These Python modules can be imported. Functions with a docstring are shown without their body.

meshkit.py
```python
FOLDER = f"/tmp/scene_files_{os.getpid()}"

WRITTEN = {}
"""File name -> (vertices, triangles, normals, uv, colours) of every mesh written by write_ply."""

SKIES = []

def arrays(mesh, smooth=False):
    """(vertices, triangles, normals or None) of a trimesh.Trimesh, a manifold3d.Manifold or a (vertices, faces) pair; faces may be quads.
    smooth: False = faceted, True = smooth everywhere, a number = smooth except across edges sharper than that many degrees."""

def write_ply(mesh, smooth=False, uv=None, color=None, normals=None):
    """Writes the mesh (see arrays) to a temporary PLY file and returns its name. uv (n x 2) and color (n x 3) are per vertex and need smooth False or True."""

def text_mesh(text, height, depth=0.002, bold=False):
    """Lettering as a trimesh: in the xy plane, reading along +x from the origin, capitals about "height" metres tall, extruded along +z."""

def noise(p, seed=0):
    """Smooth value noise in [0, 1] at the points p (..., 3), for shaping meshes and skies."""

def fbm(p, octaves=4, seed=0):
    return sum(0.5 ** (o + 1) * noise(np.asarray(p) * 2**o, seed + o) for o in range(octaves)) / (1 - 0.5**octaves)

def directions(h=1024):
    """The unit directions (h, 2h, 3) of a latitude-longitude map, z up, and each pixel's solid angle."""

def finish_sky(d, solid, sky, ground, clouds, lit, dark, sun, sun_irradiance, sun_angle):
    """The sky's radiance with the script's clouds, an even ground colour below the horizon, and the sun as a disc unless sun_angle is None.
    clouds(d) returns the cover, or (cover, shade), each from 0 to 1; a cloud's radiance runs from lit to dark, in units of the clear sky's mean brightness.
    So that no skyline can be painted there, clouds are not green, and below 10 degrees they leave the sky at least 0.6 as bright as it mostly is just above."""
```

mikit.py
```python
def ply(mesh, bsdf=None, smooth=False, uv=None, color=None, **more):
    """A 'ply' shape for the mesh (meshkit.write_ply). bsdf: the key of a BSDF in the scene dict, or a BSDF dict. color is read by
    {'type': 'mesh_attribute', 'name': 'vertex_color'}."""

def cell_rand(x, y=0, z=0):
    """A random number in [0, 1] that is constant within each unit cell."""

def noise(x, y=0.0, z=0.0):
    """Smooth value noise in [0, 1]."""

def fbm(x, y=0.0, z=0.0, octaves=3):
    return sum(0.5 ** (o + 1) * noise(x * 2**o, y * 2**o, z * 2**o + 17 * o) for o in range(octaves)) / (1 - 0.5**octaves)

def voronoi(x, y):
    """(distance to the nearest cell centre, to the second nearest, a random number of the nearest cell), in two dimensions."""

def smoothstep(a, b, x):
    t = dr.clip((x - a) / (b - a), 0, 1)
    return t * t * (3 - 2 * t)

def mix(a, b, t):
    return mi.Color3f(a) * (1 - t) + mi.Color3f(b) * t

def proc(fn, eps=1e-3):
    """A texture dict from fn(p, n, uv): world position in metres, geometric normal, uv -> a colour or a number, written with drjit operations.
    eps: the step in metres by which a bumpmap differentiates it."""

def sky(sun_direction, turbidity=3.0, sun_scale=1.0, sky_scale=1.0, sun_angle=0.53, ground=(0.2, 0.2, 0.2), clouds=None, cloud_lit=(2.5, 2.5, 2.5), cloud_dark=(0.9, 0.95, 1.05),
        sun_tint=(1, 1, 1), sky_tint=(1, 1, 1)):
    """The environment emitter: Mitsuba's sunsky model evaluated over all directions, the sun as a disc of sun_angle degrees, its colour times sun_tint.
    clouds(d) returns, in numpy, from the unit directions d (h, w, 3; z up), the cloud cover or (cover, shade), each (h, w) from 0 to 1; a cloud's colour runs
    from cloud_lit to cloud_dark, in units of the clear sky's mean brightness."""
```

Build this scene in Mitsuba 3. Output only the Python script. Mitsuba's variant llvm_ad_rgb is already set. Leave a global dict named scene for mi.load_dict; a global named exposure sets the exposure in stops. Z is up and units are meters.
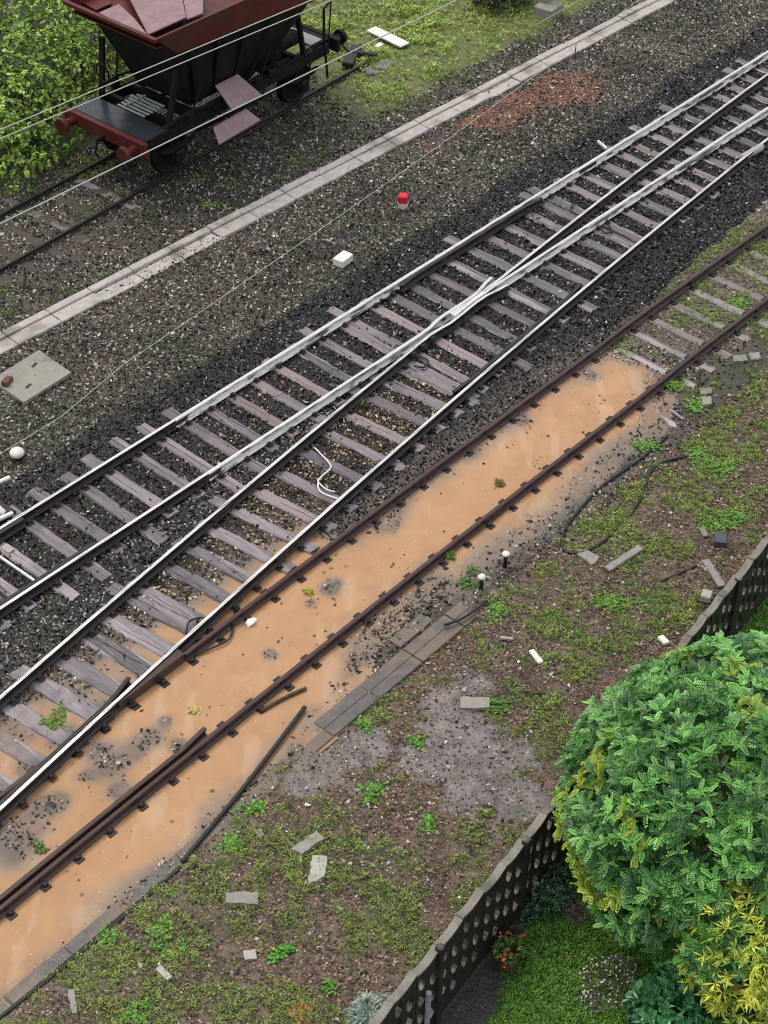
import math, random
import numpy as np, trimesh, shapely, shapely.geometry as sg
import mitsuba as mi, drjit as dr, mikit, meshkit
from mikit import proc, noise, fbm, voronoi, cell_rand, smoothstep, mix, ply

# ------------------------------------------------------------------ camera, sky, exposure
YAW, PITCH, ROLL, CAM_H, FOCAL = 0.851516, 0.720670, 0.019990, 19.98247, 1848.642
cp, sp_ = math.cos(PITCH), math.sin(PITCH)
FW = np.array([cp * math.sin(YAW), cp * math.cos(YAW), -sp_])
R0 = np.array([math.cos(YAW), -math.sin(YAW), 0.0]); U0 = np.cross(R0, FW)
RT = math.cos(ROLL) * R0 + math.sin(ROLL) * U0
UP = -math.sin(ROLL) * R0 + math.cos(ROLL) * U0
CAM = np.array([0, 0, CAM_H])
scene, labels = {}, {}
exposure = 2.3
scene['camera'] = {'type': 'perspective', 'fov': math.degrees(2 * math.atan(384 / FOCAL)), 'fov_axis': 'x', 'near_clip': 0.5, 'far_clip': 3000.0,
                   'to_world': mi.ScalarTransform4f().look_at(origin=CAM.tolist(), target=(CAM + FW).tolist(), up=UP.tolist())}
scene['sky_light'] = mikit.sky([-0.1, 0.62, 1.25], turbidity=3, sun_scale=0.26, sun_angle=24, clouds=lambda d: (np.ones(d.shape[:2]), np.clip(1 - d[..., 2], 0, 1)), cloud_lit=(2.6, 2.62, 2.7), cloud_dark=(1.05, 1.08, 1.14), ground=(0.12, 0.11, 0.1))

# ------------------------------------------------------------------ helpers
rs = np.random.RandomState(11)
def at(px, py, z=0.0):
    """the point at height z that the photograph shows at this pixel"""
    d = FW + (px - 384) / FOCAL * RT - (py - 512) / FOCAL * UP
    t = (z - CAM_H) / d[2]
    return np.array([d[0] * t, d[1] * t, z])
def project(P):
    P = np.asarray(P, float) - CAM
    d = P @ FW
    return 384 + FOCAL * (P @ RT) / d, 512 - FOCAL * (P @ UP) / d
def near_view(x, y, m=60, z=0.0):
    px, py = project(np.stack([x, y, np.zeros_like(x) + z], -1))
    return (px > -m) & (px < 768 + m) & (py > -m * 1.2) & (py < 1024 + m * 1.2)
def key_of(name):
    if name not in scene and name not in used: used.add(name); return name
    i = 1
    while f'{name}_{i:03d}' in used or f'{name}_{i:03d}' in scene: i += 1
    used.add(f'{name}_{i:03d}'); return f'{name}_{i:03d}'
used = set()
def thing(name, label, cat, group=None):
    k = key_of(name)
    labels[k] = {'label': label, 'category': cat}
    if group: labels[k]['group'] = group
    return k
def obj(name, mesh, bsdf, parent=None, smooth=False, color=None, label=None, kind=None, **more):
    k = key_of((parent + '__' if parent else '') + name)
    scene[k] = ply(mesh, bsdf, smooth=smooth, color=color, **more)
    if label or kind:
        labels.setdefault(k, {})
        if label: labels[k]['label'] = label
        if kind: labels[k]['kind'] = kind
    return k
def one(name, mesh, bsdf, label, cat=None, group=None, kind=None, smooth=False, color=None):
    k = obj(name, mesh, bsdf, None, smooth, color, label, kind)
    if cat: labels[k]['category'] = cat
    if group: labels[k]['group'] = group
    return k
def tm(v, f): return trimesh.Trimesh(np.asarray(v, float), np.asarray(f), process=False)
def cat(ms): return trimesh.util.concatenate(ms)
def box(size, loc=(0, 0, 0), rz=0.0, ry=0.0, rx=0.0, bev=0.0):
    if bev > 0:
        sx, sy, sz = np.array(size) / 2
        b = min(bev, sx * .45, sy * .45, sz * .45); p = []
        for a in (-1, 1):
            for c in (-1, 1):
                for d in (-1, 1):
                    p += [(a * (sx - b), c * (sy - b), d * sz), (a * (sx - b), c * sy, d * (sz - b)), (a * sx, c * (sy - b), d * (sz - b))]
        m = trimesh.convex.convex_hull(np.array(p))
    else:
        m = trimesh.creation.box(size)
    for ang, ax in ((rx, (1, 0, 0)), (ry, (0, 1, 0)), (rz, (0, 0, 1))):
        if ang: m.apply_transform(trimesh.transformations.rotation_matrix(ang, ax))
    m.apply_translation(loc); return m
def bar(a, b, w, h=None, bev=0.0):
    a, b = np.array(a, float), np.array(b, float); d = b - a; L = np.linalg.norm(d)
    m = box((L, w, h or w), bev=bev); x = d / L
    y = np.cross([0, 0, 1.0], x); y = np.array([0, 1.0, 0]) if np.linalg.norm(y) < 1e-6 else y / np.linalg.norm(y)
    T = np.eye(4); T[:3, 0], T[:3, 1], T[:3, 2], T[:3, 3] = x, y, np.cross(x, y), (a + b) / 2
    m.apply_transform(T); return m
def tube(pts, r, n=8, caps=True):
    pts = np.asarray(pts, float); r = np.broadcast_to(r, len(pts)).astype(float)
    t = np.gradient(pts, axis=0); t /= np.linalg.norm(t, axis=1, keepdims=True) + 1e-12
    ref = np.array([0, 0, 1.0]) if abs(t[0, 2]) < .9 else np.array([1.0, 0, 0])
    V = []
    for i in range(len(pts)):
        x = np.cross(ref, t[i]); x /= np.linalg.norm(x) + 1e-12; y = np.cross(t[i], x)
        a = np.arange(n) * 2 * np.pi / n
        V.append(pts[i] + r[i] * (np.cos(a)[:, None] * x + np.sin(a)[:, None] * y)); ref = y if abs(t[i] @ y) < .9 else ref
        ref = np.cross(t[i], x)
    V = np.vstack(V); F = []
    for i in range(len(pts) - 1):
        for j in range(n):
            a, b = i * n + j, i * n + (j + 1) % n
            F += [(a, b, b + n), (a, b + n, a + n)]
    if caps:
        F += [(0, j + 1, j) for j in range(1, n - 1)]; o = (len(pts) - 1) * n
        F += [(o, o + j, o + j + 1) for j in range(1, n - 1)]
    return tm(V, F)
def cyl(a, b, r, n=12, r2=None): return tube([a, b], [r, r if r2 is None else r2], n)
def prism(poly, h, loc=(0, 0, 0)):
    m = trimesh.creation.extrude_polygon(sg.Polygon(poly) if not isinstance(poly, sg.Polygon) else poly, h, engine='earcut'); m.apply_translation(loc); return m
def rots(n, rng, tilt=None):
    """n random rotation matrices; with tilt, a yaw and a small lean"""
    if tilt is None:
        q = rng.normal(size=(n, 4)); q /= np.linalg.norm(q, axis=1, keepdims=True); w, x, y, z = q.T
        return np.stack([np.stack([1 - 2 * (y * y + z * z), 2 * (x * y - z * w), 2 * (x * z + y * w)], -1), np.stack([2 * (x * y + z * w), 1 - 2 * (x * x + z * z), 2 * (y * z - x * w)], -1),
                         np.stack([2 * (x * z - y * w), 2 * (y * z + x * w), 1 - 2 * (x * x + y * y)], -1)], 1)
    a = rng.uniform(0, 2 * np.pi, n); c, s = np.cos(a), np.sin(a); o, i = np.zeros(n), np.ones(n)
    Z = np.stack([np.stack([c, -s, o], -1), np.stack([s, c, o], -1), np.stack([o, o, i], -1)], 1)
    t = rng.normal(0, tilt, n); c, s = np.cos(t), np.sin(t)
    X = np.stack([np.stack([i, o, o], -1), np.stack([o, c, -s], -1), np.stack([o, s, c], -1)], 1)
    return Z @ X
def swarm(templates, pos, rot, scale, colors, rng):
    """many small pieces as one mesh: every piece takes one of the templates"""
    n = len(pos); pick = rng.randint(0, len(templates), n); V, F, C, o = [], [], [], 0
    scale = np.asarray(scale, float); scale = scale[:, None] * np.ones(3) if scale.ndim == 1 else scale
    for k, (tv, tf) in enumerate(templates):
        i = np.nonzero(pick == k)[0]
        if not len(i): continue
        v = np.einsum('nij,nkj->nki', rot[i], tv[None] * scale[i][:, None, :]) + pos[i][:, None, :]
        V.append(v.reshape(-1, 3)); F.append((tf[None] + (np.arange(len(i)) * len(tv))[:, None, None]).reshape(-1, 3) + o)
        C.append(np.repeat(colors[i], len(tv), axis=0)); o += len(i) * len(tv)
    return tm(np.vstack(V), np.vstack(F)), np.vstack(C)
def sat(x): return np.clip(x, 0, 1)
def sstep(a, b, x): t = sat((x - a) / (b - a)); return t * t * (3 - 2 * t)
def nz(x, y, f, seed=0, o=4): return meshkit.fbm(np.stack([x * f, y * f, np.zeros_like(x) + seed * 7.3], -1), o, seed)
def lerp3(a, b, t): return np.asarray(a) * (1 - t[..., None]) + np.asarray(b) * t[..., None]

# ------------------------------------------------------------------ materials
VC = {'type': 'mesh_attribute', 'name': 'vertex_color'}
def rgb(*c): return {'type': 'rgb', 'value': list(c)}
def mat(name, base, rough=.5, spec=.5, metal=0.0, bump=None, amp=.002, eps=.004, two=False, **kw):
    b = {'type': 'principled', 'base_color': base if isinstance(base, dict) else rgb(*base), 'roughness': rough, 'specular': spec, 'metallic': metal, **kw}
    if bump: b = {'type': 'bumpmap', 'arbitrary': proc(bump, eps), 'scale': amp, 'bsdf': b}
    scene[name] = {'type': 'twosided', 'bsdf': b} if two else b
mat('m_ground', VC, proc(lambda p, n, uv: .38 + .3 * fbm(p.x * 3, p.y * 3)), .5, bump=lambda p, n, uv: fbm(p.x * 30, p.y * 30), amp=.012, eps=.006)
mat('m_stone', VC, .2, .7)
mat('m_litter', VC, .5, .4, two=True)
mat('m_grass', VC, .45, .4, two=True)
scene['m_leaf'] = {'type': 'twosided', 'bsdf': {'type': 'principled', 'base_color': VC, 'roughness': .3, 'specular': .6}}
def wood_fn(a, b, c):
    def f(p, n, uv):
        r = cell_rand(dr.floor(p.x / .29))
        g = fbm(p.x * 70, p.y * 2.2 + r * 9, p.z * 50, 3)
        t = fbm(p.x * 3, p.y * 1.1, 5)
        k = mix(a, b, smoothstep(.2, .8, g * .5 + .5 * r)) * (.8 + .35 * cell_rand(dr.floor(p.x / .29), 7)); k = mix(k, (.2, .135, .13), smoothstep(.7, .95, cell_rand(dr.floor(p.x / .29), 3)) * .45)
        return mix(k, c, smoothstep(.5, .72, t) * .65)
    return f
mat('m_sleeper', proc(wood_fn((.075, .068, .08), (.235, .21, .238), (.055, .06, .082))), proc(lambda p, n, uv: .2 + .22 * fbm(p.x * 20, p.y * 2)), .85, bump=lambda p, n, uv: fbm(p.x * 70, p.y * 3), amp=.006)
mat('m_old_sleeper', proc(wood_fn((.17, .16, .165), (.30, .285, .29), (.13, .13, .14))), .4, .5, bump=lambda p, n, uv: fbm(p.x * 60, p.y * 3), amp=.006)
def rust_fn(p, n, uv):
    k = fbm(p.x * 4, p.y * 14, p.z * 14); return mix((.03, .016, .017), (.075, .042, .04), k)
mat('m_rust', proc(rust_fn), .36, .5)
mat('m_dark_steel', proc(lambda p, n, uv: mix((.008, .007, .007), (.03, .022, .021), fbm(p.x * 5, p.y * 9, p.z * 9))), .4, .5)
scene['m_polish'] = {'type': 'principled', 'base_color': proc(lambda p, n, uv: mix((.86, .84, .81), (.96, .95, .93), fbm(p.x * 2, p.y * 30))), 'metallic': 1.0, 'roughness': .3}
def head_top(p, n, uv): return dr.select((n.z > .93) & (p.z > .155), mi.Float(1) - .6 * smoothstep(.58, .72, fbm(p.x * 1.7, p.y * 70)), mi.Float(0))
scene['m_rail'] = {'type': 'blendbsdf', 'weight': proc(head_top), 'a': {'type': 'ref', 'id': 'm_dark_steel'}, 'b': {'type': 'ref', 'id': 'm_polish'}}
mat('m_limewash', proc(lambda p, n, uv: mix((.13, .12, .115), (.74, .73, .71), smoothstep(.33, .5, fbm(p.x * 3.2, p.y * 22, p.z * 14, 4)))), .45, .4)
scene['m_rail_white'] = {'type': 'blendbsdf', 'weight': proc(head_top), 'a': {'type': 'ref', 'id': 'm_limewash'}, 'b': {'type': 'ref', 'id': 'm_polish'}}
def conc_fn(a, b, c):
    def f(p, n, uv):
        return mix(mix(a, b, fbm(p.x * 9, p.y * 9, p.z * 9, 4)), c, smoothstep(.52, .75, fbm(p.x * 2.3, p.y * 2.3, p.z * 3, 4)) * .7)
    return f
mat('m_concrete', proc(conc_fn((.26, .25, .24), (.5, .49, .475), (.13, .125, .11))), .5, .4, bump=lambda p, n, uv: fbm(p.x * 60, p.y * 60, p.z * 60), amp=.004)
mat('m_slab', proc(conc_fn((.2, .2, .18), (.31, .305, .28), (.13, .14, .11))), .5, .4, bump=lambda p, n, uv: fbm(p.x * 60, p.y * 60, p.z * 60), amp=.004)
mat('m_kerb', proc(conc_fn((.11, .105, .105), (.2, .19, .185), (.075, .08, .08))), .32, .6, bump=lambda p, n, uv: fbm(p.x * 50, p.y * 50, p.z * 50), amp=.004)
mat('m_kerb_silt', proc(lambda p, n, uv: mix(mix((.065, .062, .062), (.14, .132, .128), fbm(p.x * 9, p.y * 9, p.z * 9, 4)), (.17, .13, .1), smoothstep(.4, .6, fbm(p.x * 1.9, p.y * 2.6, 3.0, 4)) * .8)), .25, .6, bump=lambda p, n, uv: fbm(p.x * 40, p.y * 40, p.z * 40), amp=.006)
mat('m_fence', proc(lambda p, n, uv: mix(mix((.012, .012, .011), (.04, .038, .034), fbm(p.x * 9, p.y * 9, p.z * 9, 4)), mix((.05, .05, .04), (.2, .195, .18), smoothstep(.35, .65, fbm(p.x * 6, p.y * 6, p.z * 5, 3))), smoothstep(.25, .5, n.z))), .5, .4, bump=lambda p, n, uv: fbm(p.x * 50, p.y * 50, p.z * 50), amp=.005)  # upward faces such as hole sills painted lighter, as skylight would show them
mat('m_coping', proc(conc_fn((.11, .105, .095), (.27, .26, .235), (.06, .065, .05))), .5, .4)
mat('m_white', proc(lambda p, n, uv: mix((.6, .59, .57), (.82, .82, .8), fbm(p.x * 14, p.y * 14, p.z * 14))), .4, .5)
mat('m_red', (.55, .018, .03), .35, .5)
mat('m_black', (.012, .012, .013), .35, .5)
mat('m_cable', (.02, .021, .022), .35, .5)
mat('m_wire', (.42, .45, .4), .4, .5)
mat('m_wagon_red', proc(lambda p, n, uv: mix(mix((.045, .007, .007), (.12, .022, .02), fbm(p.x * 3, p.y * 3, p.z * 6, 4)), (.05, .022, .014), smoothstep(.5, .68, fbm(p.x * 9, p.y * 9, p.z * 1.2, 4)) * .8)), .36, .4)
mat('m_wagon_lid', proc(lambda p, n, uv: mix((.17, .1, .112), (.3, .185, .205), fbm(p.x * 2.5, p.y * 6, p.z * 6, 4)) * (.7 + .5 * fbm(p.x * 12, p.y * 12, p.z * 1.5, 4))), .26, .7)  # faded red with the sky sheen of wet plates mixed in as mauve
mat('m_wagon_dark', proc(lambda p, n, uv: mix((.005, .005, .006), (.018, .016, .016), fbm(p.x * 6, p.y * 6, p.z * 6))), .6, .2)  # near black; on funnel and end slopes the underside shade is in the colour
mat('m_wagon_plate', proc(lambda p, n, uv: mix((.012, .018, .023), (.035, .044, .052), fbm(p.x * 5, p.y * 5, p.z * 5))), .22, .7)
mat('m_slat', (.3, .33, .35), .35, .6)
mat('m_bark', proc(lambda p, n, uv: mix((.04, .03, .022), (.1, .078, .058), fbm(p.x * 30, p.y * 30, p.z * 6))), .7, .3)
mat('m_plank', proc(lambda p, n, uv: mix((.16, .155, .155), (.31, .3, .295), fbm(p.x * 20, p.y * 20, p.z * 30, 4))), .4, .5)
mat('m_plastic', (.06, .07, .09), .3, .5)
mat('m_terracotta', (.12, .05, .035), .6, .4)
def ripple(p, n, uv):
    h = mi.Float(0)
    for q in range(2):
        s = 5.5 + 2.3 * q
        x, y = p.x * s + 3.1 * q, p.y * s
        cx, cy = dr.floor(x), dr.floor(y)
        d = dr.sqrt(dr.square(x - cx - .3 - .4 * cell_rand(cx, cy, q)) + dr.square(y - cy - .3 - .4 * cell_rand(cx, cy, q + 9)))
        h += dr.select(cell_rand(cx, cy, q + 20) > .55, dr.sin(d * 34) * dr.exp(-d * 9) * smoothstep(.3, .18, d), 0)
    return h * .8 + .8 * fbm(p.x * 11, p.y * 11) + .55 * fbm(p.x * 31, p.y * 31)
mat('m_water', VC, .09, .6, bump=ripple, amp=.005, eps=.006)

# ------------------------------------------------------------------ track lines (x along the main line, y away from the viewer, z up)
G = 1.435
def line(pts, deg):
    x, y = np.array(pts).T; c = np.polyfit(x, y, deg); lo, hi = x.min(), x.max(); dc = np.polyder(c)
    def f(q):
        q = np.asarray(q, float); b = np.clip(q, lo, hi)
        return np.polyval(c, b) + np.polyval(dc, b) * (q - b)
    return f
yA = lambda q: np.asarray(q, float) * 0 + 18.385
_b = [(10.13, 16.21), (14.48, 16.75), (15.16, 16.88), (19.75, 17.36), (21.6, 17.65), (24.45, 17.82), (26.04, 17.9), (33.83, 18.48)]
_b2 = [(8.84, 14.62), (9.72, 14.72), (12.96, 15.15), (16.37, 15.55), (17.95, 15.75), (24.03, 16.35), (25.77, 16.52), (31.54, 16.99)]
yB = line([(x, y - G / 2) for x, y in _b] + [(x, y + G / 2) for x, y in _b2], 2)
_c = [(9, 14.82), (11.5, 14.94), (12.77, 14.95), (16.86, 14.98), (22.37, 15.09), (27, 15.08), (28.6, 15.05)]
_c2 = [(7.79, 13.34), (11.37, 13.48), (15.54, 13.58), (20.56, 13.69), (26.48, 13.69)]
yC = line([(x, y - G / 2) for x, y in _c] + [(x, y + G / 2) for x, y in _c2], 2)
TH = 0.046970; WC = np.array([20.44631, 25.85671]); CT, ST = math.cos(TH), math.sin(TH)
yD = lambda q: WC[1] + math.tan(TH) * (np.asarray(q, float) - WC[0])
def zC(x): return -.06 * sstep(24.5, 22.5, x)
fence_y = lambda x: 8.18 + .1255 * (np.asarray(x, float) - 9.59)

# ------------------------------------------------------------------ terrain
pool_px = [(-90, 790), (-40, 758), (0, 724), (60, 680), (108, 652), (150, 622), (200, 594), (250, 556), (282, 532), (306, 520), (318, 530), (345, 530), (384, 503), (430, 470), (480, 433), (560, 374), (606, 350),
           (648, 366), (664, 388), (652, 428), (600, 466), (560, 513), (522, 536), (486, 562), (466, 590), (432, 580), (395, 607), (360, 650), (346, 700), (318, 735), (300, 748), (192, 850), (100, 932), (0, 1015), (-70, 1075)]
POOL = sg.Polygon([at(a, b, -.045)[:2] for a, b in pool_px]).buffer(0)
islands = [(150, 738, .2), (115, 765, .22), (165, 722, .12), (48, 806, .2), (14, 846, .26), (90, 776, .15), (330, 590, .14), (335, 583, .1), (243, 624, .1), (8, 838, .3), (135, 752, .16), (385, 520, .3), (312, 602, .08), (78, 690, .22), (100, 712, .2), (60, 735, .2), (140, 668, .2), (30, 770, .22), (120, 690, .16), (20, 735, .22), (395, 500, .2), (470, 452, .15), (60, 800, .16), (120, 790, .16), (180, 745, .14), (100, 750, .15), (250, 705, .1), (270, 655, .12), (30, 825, .22), (520, 420, .18), (590, 375, .15)]
ISL = [(*at(a, b, -.045)[:2], r) for a, b, r in islands]
WATER_Z = -.045
def pool_in(x, y):
    s = shapely.points(x, y); d = shapely.distance(s, POOL.exterior)
    return np.where(shapely.contains(POOL, s), d, -d)
def height(x, y, want_pool=False):
    n1, n2 = nz(x, y, .6, 1), nz(x, y, 3.1, 2)
    formation = sstep(12.6, 13.1, y + .3 * (n1 - .5)) * sstep(20.5, 19.9, y)
    h = -.015 + .07 * (n1 - .5) + .05 * (n2 - .5)
    h = h * (1 - formation) + formation * (-.034 + .03 * (n2 - .5))
    h = np.where((y > 12.8) & (y < 15.05), h - .02 * sstep(24.5, 22.5, x), h)
    bank = sstep(12.2, 11.2, y + .4 * (n1 - .5))
    h = h + bank * (.04 + .12 * (n1 - .5) + .07 * (nz(x, y, 6, 3) - .5))
    d = pool_in(x, y); dn = d + .35 * (n2 - .5) + .12 * (nz(x, y, 9, 4) - .5)
    h = np.where((d < -.1) & (y > 14.6), np.maximum(h, -.04), h); bed = WATER_Z - .004 - .12 * sstep(.0, .85, dn)
    h = np.where(d > -.6, h + (np.minimum(bed, h) - h) * sstep(-.22, .12, dn), h)
    kb = sstep(12.1, 12.2, y) * sstep(13.0, 12.8, y) * sstep(12.4, 12.8, x) * sstep(16.4, 16.2, x); h = h + kb * (np.minimum(h, -.075) - h)
    for ix, iy, r in ISL:
        g = np.exp(-((x - ix + .25 * (n2 - .5)) ** 2 + (y - iy) ** 2) / (2 * (r * 1.05) ** 2)); h = np.where(g > .02, h + (np.maximum(h, WATER_Z - .006 + .035 * (n2 - .5)) - h) * sat(g * 1.35), h)
    gd = sstep(.05, -.05, y - fence_y(x))
    h = h * (1 - gd) + gd * (-.3 + .08 * (n1 - .5) + .04 * (n2 - .5))
    far = sstep(31, 36, y); h = h * (1 - far) + far * (.25 * (n1 - .5))
    return (h, d) if want_pool else h
# zones of the ground, 0..1
RUST = [at(a, b)[:2] for a, b in ((520, 100), (480, 115), (550, 92), (430, 128), (575, 85))]
SAND = [(*at(a, b)[:2], r) for a, b, r in ((480, 780, .75), (520, 800, .6), (430, 760, .6), (455, 730, .5), (320, 765, .55), (300, 785, .3), (505, 760, .5), (360, 750, .5), (445, 705, .4), (470, 690, .3))]
def zones(x, y):
    w1, w2 = nz(x, y, .45, 21) - .5, nz(x, y, 1.7, 22) - .5
    yy = y + 1.1 * w1 + .5 * w2
    z = {}
    z['garden'] = sstep(.06, -.06, y - fence_y(x))
    z['bank'] = sstep(12.75, 12.35, y + .25 * w2) * (1 - z['garden'])
    z['dark'] = sstep(14.9, 15.2, y + .2 * w2) * sstep(20.35, 19.9, y + .45 * w2 + .25 * w1)
    tan = sstep(22.5, 25.5, x) * sstep(13, 13.6, y) * (1 - sstep(-.25, -.1, y - (yB(x) - 1.62 + .4 * w2)))
    z['tan'] = tan * (1 - z['bank']); z['dark'] = z['dark'] * (1 - tan)
    z['grass'] = sstep(23.5, 24.2, yy) * sstep(25.5, 28.5, x + 2.5 * w1) * sstep(23.35, 23.7, y)
    z['dgravel'] = sstep(23.1, 23.4, y) * (1 - z['grass'])
    z['wild'] = sstep(27.1, 27.6, y + .4 * w2) * sstep(25.5, 23.5, x)
    r = np.zeros_like(x)
    for q in RUST: r = np.maximum(r, np.exp(-((x - q[0]) ** 2 + (y - q[1]) ** 2) / .9))
    z['rust'] = sstep(.3, .9, r + 1.5 * w2 + .6 * w1 - .1) * sstep(22.42, 22.28, y)
    s = np.zeros_like(x)
    for a, b, q in SAND: s = np.maximum(s, np.exp(-((x - a) ** 2 + (y - b) ** 2) / (q * q)))
    z['sand'] = sstep(.3, .75, s + .8 * w2 + .3 * w1 + .9 * (nz(x, y, 6, 33) - .5)) * z['bank']
    z['moss'] = sstep(.44, .56, nz(x, y, 1.2, 75) * .55 + nz(x, y, 4, 76) * .45)
    pth = sstep(.95, .65, fence_y(x) - y + .4 * w2 + .35 * w1 + .25 * (x - 10.5)) 
    z['path'] = z['garden'] * pth
    return z
def ground_color(x, y, h, d):
    z = zones(x, y); n = nz(x, y, 5, 41); n2 = nz(x, y, 14, 42)
    c = lerp3((.022, .021, .017), (.075, .068, .055), n)
    c = lerp3(c, (.035, .045, .02), sstep(.5, .65, nz(x, y, 1.3, 43)) * .6)
    c = lerp3(c, lerp3((.005, .005, .005), (.016, .015, .014), n), z['dark'])
    c = lerp3(c, lerp3((.08, .072, .055), (.16, .145, .11), n), z['tan'])
    soil = lerp3((.024, .017, .013), (.17, .12, .092), sstep(.25, .75, n * .5 + n2 * .5))
    soil = lerp3(soil, (.05, .07, .02), z['moss'] * .6)
    soil = lerp3(soil, lerp3((.07, .062, .064), (.24, .22, .225), sstep(.25, .75, n * .45 + n2 * .55)), z['sand'])
    c = lerp3(c, soil, z['bank'])
    c = lerp3(c, lerp3((.05, .07, .02), (.16, .19, .06), n), z['grass'])
    c = lerp3(c, (.02, .035, .01), z['wild'])
    c = lerp3(c, lerp3((.07, .035, .025), (.32, .14, .09), sstep(.3, .7, n * .5 + n2 * .5)), z['rust'] * .6)
    gar = lerp3((.012, .03, .008), (.03, .07, .015), n)
    gar = lerp3(gar, lerp3((.02, .019, .02), (.05, .048, .05), n), z['path'])
    c = lerp3(c, gar, z['garden'])
    wet = sstep(-.8, .1, d + .5 * (n - .5)) * (1 - z['garden'])           # silt left round the pool
    c = lerp3(c, (.16, .135, .12), wet * .65 * sstep(.05, -.03, h))
    return lerp3(c, (.32, .2, .11), sstep(-.035, -.08, h) * sstep(-.2, .2, d))
fwd = np.array([math.sin(YAW), math.cos(YAW)]); rgt = np.array([math.cos(YAW), -math.sin(YAW)])
def axis(a, b, step, out, n=26):
    g = step * np.cumsum(1.3 ** np.arange(1, n + 1)); g = g[g < out]; g = np.append(g, out)
    return np.concatenate([(a - g)[::-1], np.arange(a, b, step), b + g])
ua, va = axis(12.0, 43.5, .06, 900), axis(-11, 11, .06, 900)
U, V = np.meshgrid(ua, va, indexing='ij')
gx, gy = U * fwd[0] + V * rgt[0], U * fwd[1] + V * rgt[1]
gh, gd = height(gx.ravel(), gy.ravel(), True)
gc = ground_color(gx.ravel(), gy.ravel(), gh, gd)
nu, nv = U.shape; idx = np.arange(nu * nv).reshape(nu, nv)
quad = np.stack([idx[:-1, :-1], idx[:-1, 1:], idx[1:, 1:], idx[1:, :-1]], -1).reshape(-1, 4)[:, ::-1]
gm = tm(np.stack([gx.ravel(), gy.ravel(), gh], -1), np.vstack([quad[:, [0, 1, 2]], quad[:, [0, 2, 3]]]))
if gm.face_normals[len(gm.faces) // 4][2] < 0: gm.invert()
one('ground', gm, 'm_ground', 'wet railway yard ground of gravel and brown soil', kind='structure', smooth=True, color=gc)

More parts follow.
